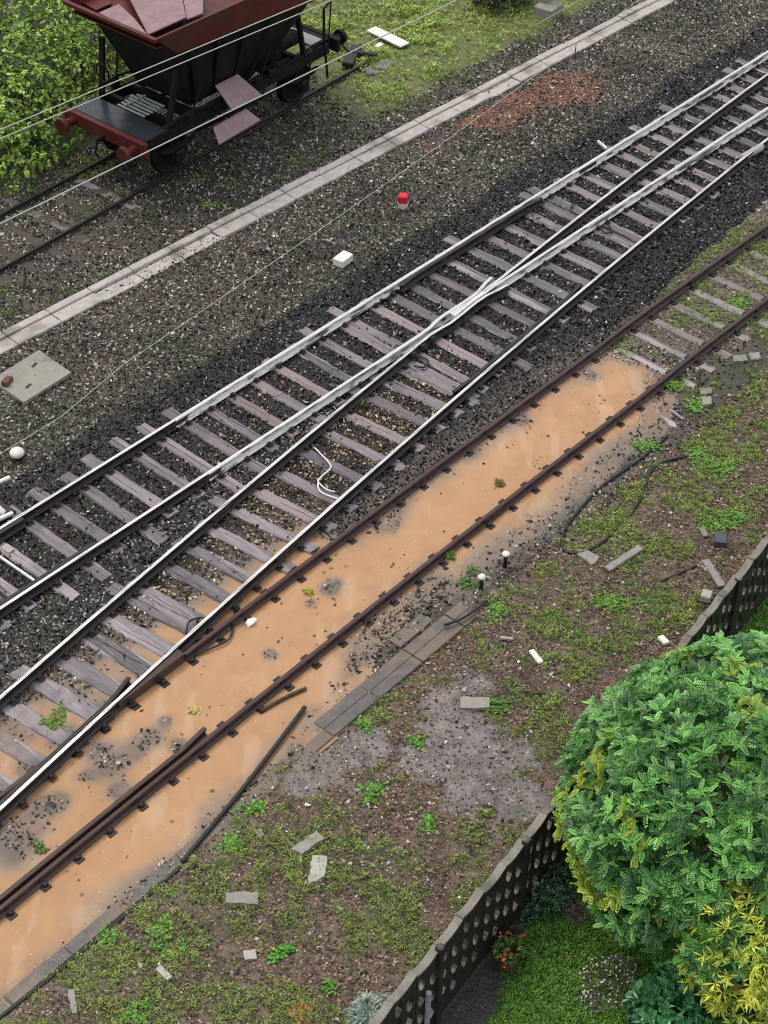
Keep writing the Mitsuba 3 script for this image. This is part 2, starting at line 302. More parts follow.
# muddy water: one level sheet over the dip, its colour from the depth of suspended silt, with ripple mottling painted in
wx, wy = np.arange(-14, 26.5, .05), np.arange(11.3, 18.2, .05)
WX, WY = np.meshgrid(wx, wy, indexing='ij'); fx, fy = WX.ravel(), WY.ravel()
wh, wd = height(fx, fy, True); wet = (wh < WATER_Z + .012) & (wd > -.3)
wi = np.arange(len(fx)).reshape(WX.shape); wm = wet.reshape(WX.shape)
keep = wm[:-1, :-1] & wm[1:, :-1] & wm[1:, 1:] & wm[:-1, 1:]
q = np.stack([wi[:-1, :-1], wi[1:, :-1], wi[1:, 1:], wi[:-1, 1:]], -1)[keep]
usedv = np.unique(q); remap = np.zeros(len(fx), int); remap[usedv] = np.arange(len(usedv)); q = remap[q]
depth = np.maximum(WATER_Z - wh[usedv], 0); ux, uy = fx[usedv], fy[usedv]
t = 1 - np.exp(-depth / .026)
silt = lerp3((.37, .205, .10), (.45, .265, .138), nz(ux, uy, .8, 51)); silt = lerp3(silt, (.27, .205, .15), .75 * sstep(.46, .62, nz(ux, uy, 1.3, 53)) * sstep(.1, .02, depth)); silt = lerp3(silt, (.33, .24, .17), .5 * sstep(.5, .7, nz(ux, uy, 2.2, 52)) * sstep(.12, .03, depth))
silt = silt * (.84 + .32 * nz(ux * .6 + uy * .8, uy * .6 - ux * .8, 5, 54))[:, None] * (.93 + .14 * nz(ux, uy, 16, 55))[:, None]  # fine light and dark of ripples painted into the silt colour
streak = sstep(.56, .7, nz(ux * .75 + uy * .66, (uy * .75 - ux * .66) * 4, 1.1, 56)); silt = lerp3(silt, (.5, .36, .24), streak * .45)
wc = lerp3((.12, .108, .1), silt, t)
one('flood_water', tm(np.stack([ux, uy, np.full(len(ux), WATER_Z)], -1), np.vstack([q[:, [0, 1, 2]], q[:, [0, 2, 3]]])), 'm_water', 'orange brown muddy flood water standing over the near track', kind='structure', smooth=True, color=wc)

# ------------------------------------------------------------------ ballast and gravel
def stone_shapes(n, rng, flat=.7):
    out = []
    for _ in range(n):
        p = rng.normal(size=(8, 3)); p /= np.linalg.norm(p, axis=1, keepdims=True); p *= rng.uniform(.75, 1.1, (8, 1)); p[:, 2] *= flat
        h = trimesh.convex.convex_hull(p); out.append((np.array(h.vertices) * .5, np.array(h.faces)))
    return out
STONES = stone_shapes(14, rs)
def jgrid(x0, x1, y0, y1, step, rng):
    a, b = np.meshgrid(np.arange(x0, x1, step), np.arange(y0, y1, step), indexing='ij'); a, b = a.ravel(), b.ravel()
    return a + rng.uniform(-.5, .5, len(a)) * step, b + rng.uniform(-.5, .5, len(b)) * step
A_X = [6.02, 6.6, 7.18, 7.76, 8.34, 8.92, 9.5, 10.06, 10.64, 11.2, 11.78, 12.36, 13.0, 13.58, 14.19, 14.74, 15.37, 15.93, 16.53, 17.07, 17.6, 18.19, 18.77, 19.37, 19.91, 20.5, 20.76, 21.35, 21.84, 22.34, 22.92, 23.48, 24.09, 24.67, 25.23, 25.86, 26.36, 26.66,
       27.28, 27.86, 28.46, 29.04, 29.55, 30.15, 30.72, 31.31, 31.92, 32.54, 33.11, 33.68, 34.27, 34.85, 35.43, 36.01, 36.6, 37.2, 37.8, 38.4, 39.0]
B_X = [6.2, 6.8, 7.4, 8.0, 8.58, 9.16, 9.75, 10.3, 10.88, 11.44, 12.02, 12.5, 13.02, 13.28, 13.89, 14.43, 15.0, 15.57, 16.16, 16.75, 17.42, 18.06, 18.68, 19.29, 19.85, 20.3]
C_X = [29.6, 29.0, 28.4, 27.78, 27.15, 26.56, 25.92, 25.28, 24.6, 24.05, 23.46, 22.86] + [22.27 - .6 * k for k in range(28)]
D_X = [11.2, 11.85, 12.5, 13.15, 13.8, 14.45, 15.1, 15.76, 16.42, 17.08, 17.75, 18.42, 19.1, 19.82, 20.55, 21.25, 21.95, 22.65, 23.35, 24.05, 24.75, 25.4, 26.05, 26.7, 27.35, 28.0]
SLEEPERS = []     # (track, x, y0, y1, z, width, slant)
for i, x in enumerate(A_X):
    lo = (17.42 - .3 * (rs.rand() < .3) if x < 20.45 else float(yB(x)) - .88 - .3 * (rs.rand() < .2)) + rs.uniform(-.06, .06)
    hi = (19.6 if x < 16.8 else 19.3 + .25 * (rs.rand() < .2)) + rs.uniform(-.05, .05)
    SLEEPERS.append(('A', x, lo, hi, 0.0, .232 + rs.uniform(-.03, .02), rs.normal(0, .008)))
for x in B_X:
    sl = (float(yB(x + .5)) - float(yB(x - .5))); c = float(yB(x)); wide = x < 12.8
    SLEEPERS.append(('B', x, c - (.74 if x < 15 else .95) + rs.uniform(-.05, .02), c + .88 + .2 * (rs.rand() < .3) + rs.uniform(-.05, .05), -.026 * float(sstep(13.2, 11.6, x)), (.31 if wide else .24) + rs.uniform(-.02, .02), sl))
for x in C_X: SLEEPERS.append(('C', x, float(yC(x)) - 1.2 + rs.uniform(-.1, .1), float(yC(x)) + .84, float(zC(x)), .18, .01))
for x in D_X: SLEEPERS.append(('D', x, float(yD(x)) - 1.2, float(yD(x)) + 1.2, (-.008 if x in (20.55, 19.1) else -.035 + rs.uniform(-.01, .012)), .23, TH))
yR4i = lambda q: yB(q) - G / 2
def on_sleeper(x, y, pad=.0):
    m = np.zeros(len(x), bool)
    for tr, sx, y0, y1, z, w, sl in SLEEPERS:
        m |= (np.abs(x + sl * (y - (y0 + y1) / 2) - sx) < w / 2 + pad) & (y > y0 - pad) & (y < y1 + pad)
    return m
x, y = jgrid(-2, 44, 12.3, 28.6, .05, rs)
v = near_view(x, y, 40); x, y = x[v], y[v]
z = zones(x, y); h, d = height(x, y, True); patch = nz(x, y, 1.4, 61)
p = np.full(len(x), .92) + .5 * (patch - .5)
p = np.where(z['dark'] > .5, .97, p); p = np.where(z['tan'] > .5, .8, p); p = np.where(z['dgravel'] > .5, .78 + 1.2 * (patch - .5), p)
p = np.where(z['grass'] > .4, .04, p); p = np.where(z['wild'] > .4, .03, p); p = np.where((y < 13.3) & (d < .05), .25, p)
p = np.where((y < 15.2) & (x < 23) & (d < -.15), .5, p); p = np.where((h < -.075) & (d > 0), .02, np.where((h < -.05) & (d > 0), .3, p)); p = np.where((d > 0) & (h > -.055) & (y < 15), .75, p)
under = (np.abs(y - 23.08 + .0) < .3)
ontr = on_sleeper(x, y, -.012)
p = np.where(ontr, .022, p)
p = np.where(ontr & (x < 13.4) & (y < yR4i(x) + 1.3), .01, p)
bar_ = np.zeros(len(x))
for a, b, r in ((432, 588, .2), (418, 606, .26), (400, 622, .28), (382, 642, .26), (362, 664, .22), (344, 690, .18), (330, 705, .16), (312, 728, .12)): q = at(a, b, -.04); bar_ = np.maximum(bar_, np.exp(-((x - q[0]) ** 2 + (y - q[1]) ** 2) / (r * r)))
p = np.where((bar_ > .3) & (y < 13.3), .95, p)
p = np.where((y > 12.62) & (y < 12.9) & (x > 12.9) & (x < 16.4), np.maximum(p, .6 * sstep(.4, .55, nz(x, y, 2.5, 66))), p)
k = rs.rand(len(x)) < p; x, y, h, p, bar_ = x[k], y[k], h[k], p[k], bar_[k]; z = {a: b[k] for a, b in z.items()}; ontr = ontr[k]
size = rs.uniform(.03, .085, len(x)) * np.where(rs.rand(len(x)) < .16, 1.45, 1.0)
zz = np.where(ontr, .012 + .012 * (p > .7), np.maximum(h, -.2) + size * .2)
zz = np.where(ontr & (y < 15.2), zz - .05 * (x < 23.2), zz)
base = lerp3((.004, .004, .005), (.034, .031, .031), (rs.rand(len(x)) ** 2.0))
light = rs.rand(len(x)); tint = rs.rand(len(x))
lim = np.where(z['dark'] > .5, .17, .46) * (.1 + 1.8 * nz(x, y, .9, 63))
lim = np.where(z['dark'] > .5, lim + .2 * ((y > yB(x) - .6) & (y < yB(x) + .6) & (x < 21)), lim)
pale = lerp3((.07, .067, .062), (.5, .475, .43), rs.rand(len(x)) ** 1.5)
pale = lerp3(pale, (.3, .21, .12), (tint < .2) * .55 + 0.0)
base = np.where((light < lim)[:, None], pale, base)
gr = np.where(z['dark'] > .5, 0, 1.0)
base = lerp3(base, base * [1.08, 1.08, 1.06] + [.006, .006, .005], gr)
base = lerp3(base, base * .5 + np.array([.11, .098, .072]), (z['tan'] > .5) * .8)
btw = (z['dark'] > .5) & (y < 17.6) & (y > yB(x) + .72) & (x < 19)
base = np.where((btw & (rs.rand(len(x)) < .42))[:, None], lerp3((.09, .09, .09), (.42, .41, .4), rs.rand(len(x)) ** 1.4), base)
base = lerp3(base, base * .8, ((bar_ > .35) & (y < 13.3)) * 1.0)
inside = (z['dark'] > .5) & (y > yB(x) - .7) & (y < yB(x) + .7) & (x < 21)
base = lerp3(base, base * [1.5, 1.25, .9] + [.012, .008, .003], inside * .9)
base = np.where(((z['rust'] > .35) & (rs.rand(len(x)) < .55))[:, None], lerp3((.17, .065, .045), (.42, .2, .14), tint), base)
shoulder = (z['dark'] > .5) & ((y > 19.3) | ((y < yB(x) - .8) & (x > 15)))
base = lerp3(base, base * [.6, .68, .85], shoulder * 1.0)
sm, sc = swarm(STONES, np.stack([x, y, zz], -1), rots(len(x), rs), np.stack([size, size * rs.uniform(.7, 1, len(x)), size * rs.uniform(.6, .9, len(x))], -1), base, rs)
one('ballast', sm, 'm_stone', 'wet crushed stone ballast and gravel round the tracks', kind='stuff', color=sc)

# ------------------------------------------------------------------ tracks
PROFILE = np.array([(-.064, 0), (.064, 0), (.064, .011), (.02, .027), (.010, .045), (.010, .105), (.034, .118), (.036, .14), (.028, .15), (-.028, .15), (-.036, .14), (-.034, .118), (-.010, .105), (-.010, .045), (-.02, .027), (-.064, .011)])
def rail_mesh(fy, x0, x1, z0=.02, step=.8, prof=PROFILE, end_cut=None):
    xs = np.linspace(x0, x1, max(2, int(abs(x1 - x0) / step) + 1)); ys = fy(xs); s = np.gradient(ys, xs); zb = z0(xs) if callable(z0) else np.full(len(xs), z0)
    nrm = np.stack([-s, np.ones_like(s)], -1) / np.sqrt(1 + s * s)[:, None]; m = len(prof); V = []
    for a, b, c, nn in zip(xs, ys, zb, nrm): V.append(np.stack([a + prof[:, 0] * nn[0], b + prof[:, 0] * nn[1], c + prof[:, 1]], -1))
    F = []
    for i in range(len(xs) - 1):
        for j in range(m):
            a, b = i * m + j, i * m + (j + 1) % m; F += [(a, b + m, b), (a, a + m, b + m)]
    cap = trimesh.creation.triangulate_polygon(sg.Polygon(prof), engine='earcut')[1]
    F += [tuple(t) for t in cap] + [tuple(t[::-1] + (len(xs) - 1) * m) for t in cap]
    mm = tm(np.vstack(V), F); mm.fix_normals(); return mm
def timber(x, y0, y1, z, w, slant, seed, thick=.15):
    r = np.random.RandomState(seed); n = 15; ys = np.linspace(y0, y1, n); yc = (y0 + y1) / 2; V = []
    crack, cw = r.uniform(-.25, .25) * w, r.uniform(.004, .011); ca, cb = sorted(r.uniform(0, 1, 2)); deep = r.rand() < .75
    for i, yy in enumerate(ys):
        u = i / (n - 1); g = (deep and ca - .1 < u < cb + .15) * r.uniform(.3, 1) ; c = .014 + r.uniform(0, .012); xc = x - slant * (yy - yc) + r.normal(0, .003)
        l, rr = -w / 2 + r.normal(0, .005), w / 2 + r.normal(0, .005); t = r.normal(0, .003); k = crack + r.normal(0, .004)
        sec = [(l, -thick), (l, -c), (l + c, t), (k - cw * g - .001, t - .001), (k, t - .035 * g - .001), (k + cw * g + .001, t - .001), (rr - c, t), (rr, -c), (rr, -thick)]
        V += [(xc + a, yy + (r.normal(0, .012) if i in (0, n - 1) else 0), z + b) for a, b in sec]
    m = 9; F = []
    for i in range(n - 1):
        for j in range(m):
            a, b = i * m + j, i * m + (j + 1) % m; F += [(a, b, b + m), (a, b + m, a + m)]
    F += [(0, j + 1, j) for j in range(1, m - 1)]; o = (n - 1) * m; F += [(o, o + j, o + j + 1) for j in range(1, m - 1)]
    mm = tm(V, F); mm.fix_normals(); return mm
TR = {'A': thing('railway_track', 'far main track with polished rails and whitened rail sides on dark timber sleepers', 'railway track'),
      'B': thing('railway_track', 'curving track with bright rails that crosses into the far main track at the crossing', 'railway track'),
      'C': thing('railway_track', 'near track with dull rusty rails, mostly flooded by orange muddy water', 'railway track'),
      'D': thing('railway_track', 'old siding with thin rusty rails under the red hopper wagon', 'railway track')}
yR1, yR2 = (lambda q: yA(q) + G / 2), (lambda q: yA(q) - G / 2)
yR3, yR4 = (lambda q: yB(q) + G / 2), (lambda q: yB(q) - G / 2)
yR5, yR6 = (lambda q: yC(q) + G / 2), (lambda q: yC(q) - G / 2)
for i, (tr, sx, y0, y1, zz_, w, sl) in enumerate(SLEEPERS):
    obj('sleeper', timber(sx, y0, y1, zz_, w, sl, 100 + i), 'm_old_sleeper' if tr == 'C' else 'm_sleeper', TR[tr])
FX, FX2 = 21.75, 11.75            # the two places where rails cross
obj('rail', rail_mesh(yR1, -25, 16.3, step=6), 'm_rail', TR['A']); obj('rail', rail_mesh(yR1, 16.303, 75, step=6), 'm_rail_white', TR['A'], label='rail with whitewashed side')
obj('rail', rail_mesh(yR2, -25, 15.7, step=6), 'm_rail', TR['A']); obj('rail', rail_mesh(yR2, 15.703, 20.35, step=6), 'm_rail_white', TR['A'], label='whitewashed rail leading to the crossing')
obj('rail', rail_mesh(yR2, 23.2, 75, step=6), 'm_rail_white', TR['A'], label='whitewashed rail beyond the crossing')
obj('rail', rail_mesh(yR3, -25, 20.9), 'm_rail', TR['B']); obj('rail', rail_mesh(yR3, 22.9, 40), 'm_rail', TR['B'])
obj('rail', rail_mesh(yR4, -25, 40), 'm_rail', TR['B'])
zC_ = lambda q: .02 + zC(q)
obj('rail', rail_mesh(yR5, 12.6, 60, zC_), 'm_rust', TR['C']); obj('rail', rail_mesh(yR5, -25, 11.1, zC_), 'm_rust', TR['C'])
obj('rail', rail_mesh(yR6, -25, 60, zC_), 'm_rust', TR['C'])
LP = PROFILE * [.8, .82]
obj('rail', rail_mesh(lambda q: yD(q) - G / 2, -5, 28.3, -.02, 6, LP), 'm_dark_steel', TR['D']); obj('rail', rail_mesh(lambda q: yD(q) + G / 2, -5, 28.6, -.02, 6, LP), 'm_dark_steel', TR['D'])
# the main crossing: nose and wing rails
def vee(f1, f2, x0, x1, z0=.02, h=.15, n=10, off=.036):
    xs = np.linspace(x0, x1, n); a, b = np.maximum(f1(xs), f2(xs)) + off, np.minimum(f1(xs), f2(xs)) - off
    poly = np.vstack([np.stack([xs, a], -1), np.stack([xs, b], -1)[::-1]]); return prism(poly, h, (0, 0, z0))
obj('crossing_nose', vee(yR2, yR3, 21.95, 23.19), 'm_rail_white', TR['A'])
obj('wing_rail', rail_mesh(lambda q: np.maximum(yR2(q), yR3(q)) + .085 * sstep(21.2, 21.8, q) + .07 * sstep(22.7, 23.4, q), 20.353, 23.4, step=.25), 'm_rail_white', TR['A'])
obj('wing_rail', rail_mesh(lambda q: np.minimum(yR3(q), yR2(q)) - .085 * sstep(21.2, 21.8, q) - .07 * sstep(22.7, 23.4, q), 20.903, 23.4, step=.25), 'm_rail', TR['A'])
blk = []
for q in np.arange(20.6, 23.3, .3):
    for f_, s_ in ((lambda v: np.maximum(yR2(v), yR3(v)), 1), (lambda v: np.minimum(yR2(v), yR3(v)), -1)):
        blk.append(box((.11, .07, .05), (q, float(f_(q)) + s_ * .05, .12), rz=.03, bev=.012)); blk.append(cyl((q, float(f_(q)) + s_ * .1, .1), (q, float(f_(q)) + s_ * .16, .1), .02, 6))
obj('spacer_block', cat(blk), 'm_dark_steel', TR['A'], kind='stuff')
def check(fy, x0, x1, side): return rail_mesh(lambda q: fy(q) + side * (.085 + .05 * sstep(x0 + .5, x0, q) + .05 * sstep(x1 - .5, x1, q)), x0, x1, step=.25)
obj('check_rail', check(yR1, 22.0, 26.3, -1), 'm_dark_steel', TR['A']); obj('check_rail', check(yR4, 20.2, 24.4, 1), 'm_dark_steel', TR['B'])
obj('crossing_plate', vee(yR4, yR5, 11.25, 12.58, -.02, .165, off=.02), 'm_rust', TR['C']); obj('wing_rail', rail_mesh(lambda q: yR4(q) + .09 + .1 * sstep(11.2, 11.7, q), 5, 11.7, -.01, step=.3), 'm_dark_steel', TR['B'])
obj('check_rail', check(yR6, 6, 11.75, 1), 'm_rust', TR['C']); 
for f, side, e in ((yR1, -1, 12.9), (yR2, 1, 13.25)):
    obj('switch_blade', rail_mesh(lambda q, f=f, side=side: f(q) + side * (.075 + .05 * sstep(e - 1.5, 4, q) * 4), 4, e, step=.4), 'm_dark_steel', TR['A'])
for xx, z0 in ((12.12, .06), (8.9, .05)): obj('stretcher_bar', bar((xx, 18.97, z0), (xx + .02, 17.8, z0), .035), 'm_white' if xx > 10 else 'm_dark_steel', TR['A'])
def chairs(f, xs, z0, size=(.11, .3, .03), clip=True):
    ms = []
    for q in xs:
        yy = float(f(q)); zb = float(z0(q)) if callable(z0) else z0
        ms.append(box(size, (q, yy, zb + .008), bev=.004))
        if clip:
            for s in (-1, 1): ms.append(box((.075, .06, .05), (q + rs.uniform(-.01, .01), yy + s * .09, zb + .04), bev=.015))
    return cat(ms)
obj('rail_chair', cat([chairs(f, [q for q in A_X], .0) for f in (yR1,)] + [chairs(yR2, [q for q in A_X if not 20.6 < q < 23.3], 0.)]), 'm_dark_steel', TR['A'], kind='stuff')
obj('rail_chair', cat([chairs(yR3, [q for q in B_X] + [q for q in A_X if q > 23.3], -.01), chairs(yR4, B_X + [q for q in A_X if q > 20.6 and q < 32], -.01)]), 'm_dark_steel', TR['B'], kind='stuff')
obj('rail_chair', cat([chairs(f, C_X, lambda q: zC(q) + .01, (.13, .34, .03)) for f in (yR5, yR6)]), 'm_dark_steel', TR['C'], kind='stuff')
for xx in (12.36, 11.78): obj('slide_plate', box((.13, .2, .03), (xx, 18.78, .017), bev=.006), 'm_concrete', TR['A'])
for f_, q, t_, z_ in ((yR1, 16.3, 'A', .085), (yR2, 15.7, 'A', .085), (yR1, 28.0, 'A', .085), (yR3, 15.25, 'B', .085), (yR4, 15.3, 'B', .085), (yR3, 27.2, 'B', .085), (yR4, 26.9, 'B', .085), (yR5, 18.2, 'C', .025), (yR6, 18.3, 'C', .025), (yR5, 26.2, 'C', .085), (yR6, 26.3, 'C', .085)):
    pc_ = [box((.56, .018, .075), (q, float(f_(q)) + s_ * .026, z_), rz=float(f_(q + .5) - f_(q - .5)), bev=.005) for s_ in (-1, 1)]
    pc_ += [cyl((q + dx, float(f_(q + dx)) - .062, z_), (q + dx, float(f_(q + dx)) + .062, z_), .017, 6) for dx in (-.21, -.08, .08, .21)]
    obj('fishplate', cat(pc_), 'm_rust', TR[t_])

# ------------------------------------------------------------------ concrete: cable trough, slab, flooded kerb
trough = thing('cable_trough', 'long pale concrete cable trough running diagonally between siding and main track', 'cable trough')
_tt = [(15.94, 23.36), (19.68, 23.27), (20.66, 23.26), (26.15, 23.11), (32.43, 22.78), (35.36, 22.76)]; _tb = [(15.53, 22.86), (20.27, 22.85), (25.5, 22.53), (31.92, 22.40), (35.81, 22.29)]
ft, fb = line(_tt, 1), line(_tb, 1)
xs = -2.0; r_ = np.random.RandomState(5)
while xs < 48:
    L = 1.0; a, b = xs + .008, xs + L - .008; ya, yb = float(ft(xs + .5)), float(fb(xs + .5)); s = (float(ft(xs + 1)) - float(ft(xs))); dz = r_.normal(0, .006)
    buried = 17.8 < xs < 20.2 or 28.5 < xs < 30
    m1 = box((L - .016, .17, .16), (xs + .5, ya - .085, .0 + dz), rz=s, bev=.012); m2 = box((L - .016, ya - yb - .185, .12), (xs + .5, (ya - .18 + yb) / 2, -.012 + dz * .5 - (.035 if buried else 0)), rz=s + r_.normal(0, .004), bev=.01)
    obj('trough_wall', m1, 'm_concrete', trough); obj('cover_slab', m2, 'm_concrete', trough); xs += L
sl = [at(0 + a / 4, 256 + b / 4, .06) for a, b in ((155, 375), (285, 465), (95, 585), (-35, 495))]
q = np.array([p_[:2] for p_ in sl]); m = prism(q, .14, (0, 0, -.08)); one('concrete_slab', m, 'm_slab', 'square grey concrete slab lying on gravel beside the cable trough', 'concrete slab')
q0 = sum(q) / 4; sk = list(scene)[-1]
for t_ in (.3, .7): a_ = q[0] * (1 - t_) + q[2] * t_; obj('lifting_eye', box((.14, .05, .02), (a_[0], a_[1], .064), rz=.3, bev=.005), 'm_dark_steel', sk)
one('broken_brick', box((.26, .13, .09), (*at(7, 381, .1)[:2], .1), rz=.5, ry=.2, bev=.012), 'm_terracotta', 'broken red brick lying on the corner of the square concrete slab', 'brick')
kerb = thing('edging_kerb', 'low grey concrete kerb along the near edge of the muddy flood water', 'kerb')
_k = [(6.82, 12.18), (7.58, 12.16), (10.02, 12.32), (10.25, 12.32), (14.3, 12.28), (16.15, 12.4)]; fk = line(_k, 1)
xs = -3.0
while xs < 16.4:
    s = .017; dz = r_.normal(0, .009)
    obj('kerb_stone', box((.985, .2, .22), (xs + .5, float(fk(xs + .5)) + .04, -.13 + dz), rz=s + r_.normal(0, .004), bev=.012), 'm_kerb_silt', kerb)
    obj('gutter_slab', box((.985, .2, .1), (xs + .5, float(fk(xs + .5)) + .245, (-.13 if xs < 12.5 else -.078) + dz), rz=s + r_.normal(0, .006), ry=r_.normal(0, .008), rx=r_.normal(0, .02), bev=.008), 'm_kerb_silt', kerb); xs += 1.0
for i, xx in enumerate((15.0,)):
    obj('gutter_slab', box((.785, .24, .08), (xx + .4, float(fk(xx)) + .53, -.076 + r_.normal(0, .003)), rz=.03, bev=.008), 'm_kerb_silt', kerb)

# ------------------------------------------------------------------ hopper wagon
def W(u, v, z): return np.array([WC[0] + u * CT - v * ST, WC[1] + u * ST + v * CT, z])
def wm(m):
    T = np.eye(4); T[0, :2] = CT, -ST; T[1, :2] = ST, CT; T[:2, 3] = WC; m = m.copy(); m.apply_transform(T); return m
wag = thing('hopper_wagon', 'dark red two axle hopper wagon standing on the old siding', 'railway wagon')
FR = np.array
def hull(p): return trimesh.convex.convex_hull(np.array(p, float))
def sheet(pts, th=.03):
    p = np.array(pts, float); n = np.cross(p[1] - p[0], p[2] - p[0]); n /= np.linalg.norm(n); return hull(np.vstack([p, p - n * th]))
U0_, U1_, RZ, BL, BR = .82, 5.75, 3.45, 2.97, 2.66
rimL, rimR = -1.22, -1.3
body = cat([sheet([(U0_, -1.2, RZ), (U1_, -1.32, RZ - .12), (U1_ - .55, -1.3, BR), (U0_ + .53, -1.2, BL)], .04), sheet([(U0_, 1.2, RZ), (U1_, 1.32, RZ - .12), (U1_ - .55, 1.3, BR), (U0_ + .53, 1.2, BL)], -.04)])
obj('side_wall', wm(body), 'm_wagon_red', wag)
obj('end_slope', wm(cat([sheet([(U0_, -1.2, RZ), (U0_, 1.2, RZ), (U0_ + .53, 1.2, BL), (U0_ + .53, -1.2, BL)], .03), sheet([(U0_ + .53, -1.18, BL), (U0_ + .53, 1.18, BL), (2.0, .8, 1.95), (2.0, -.8, 1.95)], .03)])), 'm_wagon_dark', wag)
obj('end_slope', wm(cat([sheet([(U1_, -1.3, RZ - .12), (U1_, 1.3, RZ - .12), (U1_ - .55, 1.28, BR), (U1_ - .55, -1.28, BR)], .03), sheet([(U1_ - .55, -1.26, BR), (U1_ - .55, 1.26, BR), (4.4, .8, 1.75), (4.4, -.8, 1.75)], .03)])), 'm_wagon_dark', wag)
obj('funnel', wm(hull([(U0_ + .56, -1.17, BL - .02), (U0_ + .56, 1.17, BL - .02), (U1_ - .58, -1.27, BR - .02), (U1_ - .58, 1.27, BR - .02), (2.1, -.75, 1.35), (2.1, .75, 1.35), (4.35, -.75, 1.35), (4.35, .75, 1.35)])), 'm_wagon_dark', wag)
rim = cat([bar((U0_ - .03, -1.26, RZ), (U0_ - .03, 1.26, RZ), .09, .07), bar((U0_, -1.22, RZ), (U1_, -1.34, RZ - .12), .05, .05), bar((U0_, 1.22, RZ), (U1_, 1.34, RZ - .12), .05, .05)])
obj('rim', wm(rim), 'm_wagon_red', wag)
def lidpanel(px, z=3.43, th=.03):
    P = np.array([at(a, b, z)[:2] for a, b in px]) - WC; L = np.stack([P[:, 0] * CT + P[:, 1] * ST, -P[:, 0] * ST + P[:, 1] * CT], -1)
    return wm(prism(L, th, (0, 0, z - th)))
obj('lid_panel', lidpanel([(99, 12.5), (119, 4), (134, 18), (149.5, 37), (147, 38)], 3.45), 'm_wagon_lid', wag)
obj('lid_panel', lidpanel([(131, 1), (118, -30), (170, -30), (182.5, 0), (186, 17), (153, 32), (148, 34)], 3.44), 'm_wagon_lid', wag)
obj('lid_panel', lidpanel([(183.5, 0), (171, -30), (196, -30), (203, 0), (203, 13), (187, 19)], 3.44), 'm_wagon_lid', wag)
obj('lid_panel', lidpanel([(68, -5), (95, -20), (112, 3), (96, 10)], 3.3), 'm_wagon_red', wag)
obj('deck', wm(sheet([(U0_ + .05, -1.17, RZ - .2), (U1_ - .05, -1.27, RZ - .32), (U1_ - .05, 1.27, RZ - .32), (U0_ + .05, 1.17, RZ - .2)], .03)), 'm_wagon_red', wag)
obj('underframe', wm(cat([box((5.5, .09, .24), (3.35, s * .98, 1.17)) for s in (-1, 1)] + [box((.1, 1.9, .22), (u, 0, 1.16)) for u in (1.5, 2.1, 3.3, 4.5, 5.2)])), 'm_wagon_dark', wag)
for u, s in ((.42, -1), (6.28, 1)):
    hm = 'm_wagon_red' if s < 0 else 'm_wagon_dark'
    obj('headstock', wm(box((.12, 2.3, .3), (u, 0, 1.2), bev=.012)), hm, wag)
    for v in (-.87, .87):
        b = cat([cyl((u + s * .05, v, 1.17), (u + s * .36, v, 1.17), .085, 14), cyl((u + s * .33, v, 1.17), (u + s * .42, v, 1.17), .17, 18, .16)]); obj('buffer', wm(b), hm, wag)
    obj('coupling_hook', wm(cat([box((.25, .06, .09), (u + s * .15, 0, 1.12), bev=.02), tube([(u + s * .25, 0, 1.1), (u + s * .33, 0, .9), (u + s * .24, .02, .72)], .022)])), 'm_wagon_dark', wag)
for u in (1.42, 5.25):
    ax = obj('axle', wm(cyl((u, -.95, .61), (u, .95, .61), .07, 12)), 'm_wagon_dark', wag)
    for v in (-.75, .75):
        prof = [(0, -.07), (.1, -.07), (.1, -.03), (.38, -.03), (.42, -.065), (.455, -.065), (.46, .045), (.49, .05), (.49, .075), (.42, .075), (.38, .02), (.12, .02), (.1, .07), (0, .07)]
        wlm = trimesh.creation.revolve(np.array(prof), sections=28); wlm.apply_transform(trimesh.transformations.rotation_matrix(np.pi / 2 if v > 0 else -np.pi / 2, (1, 0, 0))); wlm.apply_translation((u, v, .61)); wlm.fix_normals()
        obj('wheel', wm(wlm), 'm_wagon_dark', wag)
        obj('axle_box', wm(cat([box((.26, .16, .26), (u, v * 1.36, .62), bev=.03), box((.95, .08, .05), (u, v * 1.36, .86)), box((.7, .08, .05), (u, v * 1.36, .81)), bar((u - .22, v * 1.36, 1.06), (u - .14, v * 1.36, .5), .03, .04), bar((u + .22, v * 1.36, 1.06), (u + .14, v * 1.36, .5), .03, .04)])), 'm_wagon_dark', wag)
pl = obj('platform', wm(box((.62, 2.1, .03), (.8, 0, 1.335))), 'm_wagon_plate', wag)
for k_ in range(6): obj('slat', wm(box((.05, .78, .03), (1.2 + k_ * .11, .05, 1.33), bev=.005)), 'm_slat', pl)
obj('slat', wm(box((.6, .05, .03), (1.5, .25, 1.363), bev=.005)), 'm_slat', pl)
pl2 = obj('platform', wm(box((.5, 1.9, .03), (5.92, 0, 1.335))), 'm_wagon_dark', wag); obj('tread_plate', wm(box((.36, .9, .02), (5.82, -.45, 1.366), bev=.004)), 'm_slat', pl2)
for (u, v, ut, zt) in ((1.3, 1.0, 1.5, 2.5), (1.25, -.95, 1.5, 2.5), (5.35, 1.0, 5.05, 2.4), (5.3, -1.0, 5.05, 2.3)): obj('strut', wm(bar((u, v, 1.28), (ut, v * 1.06, zt), .1, .08)), 'm_wagon_dark', wag)
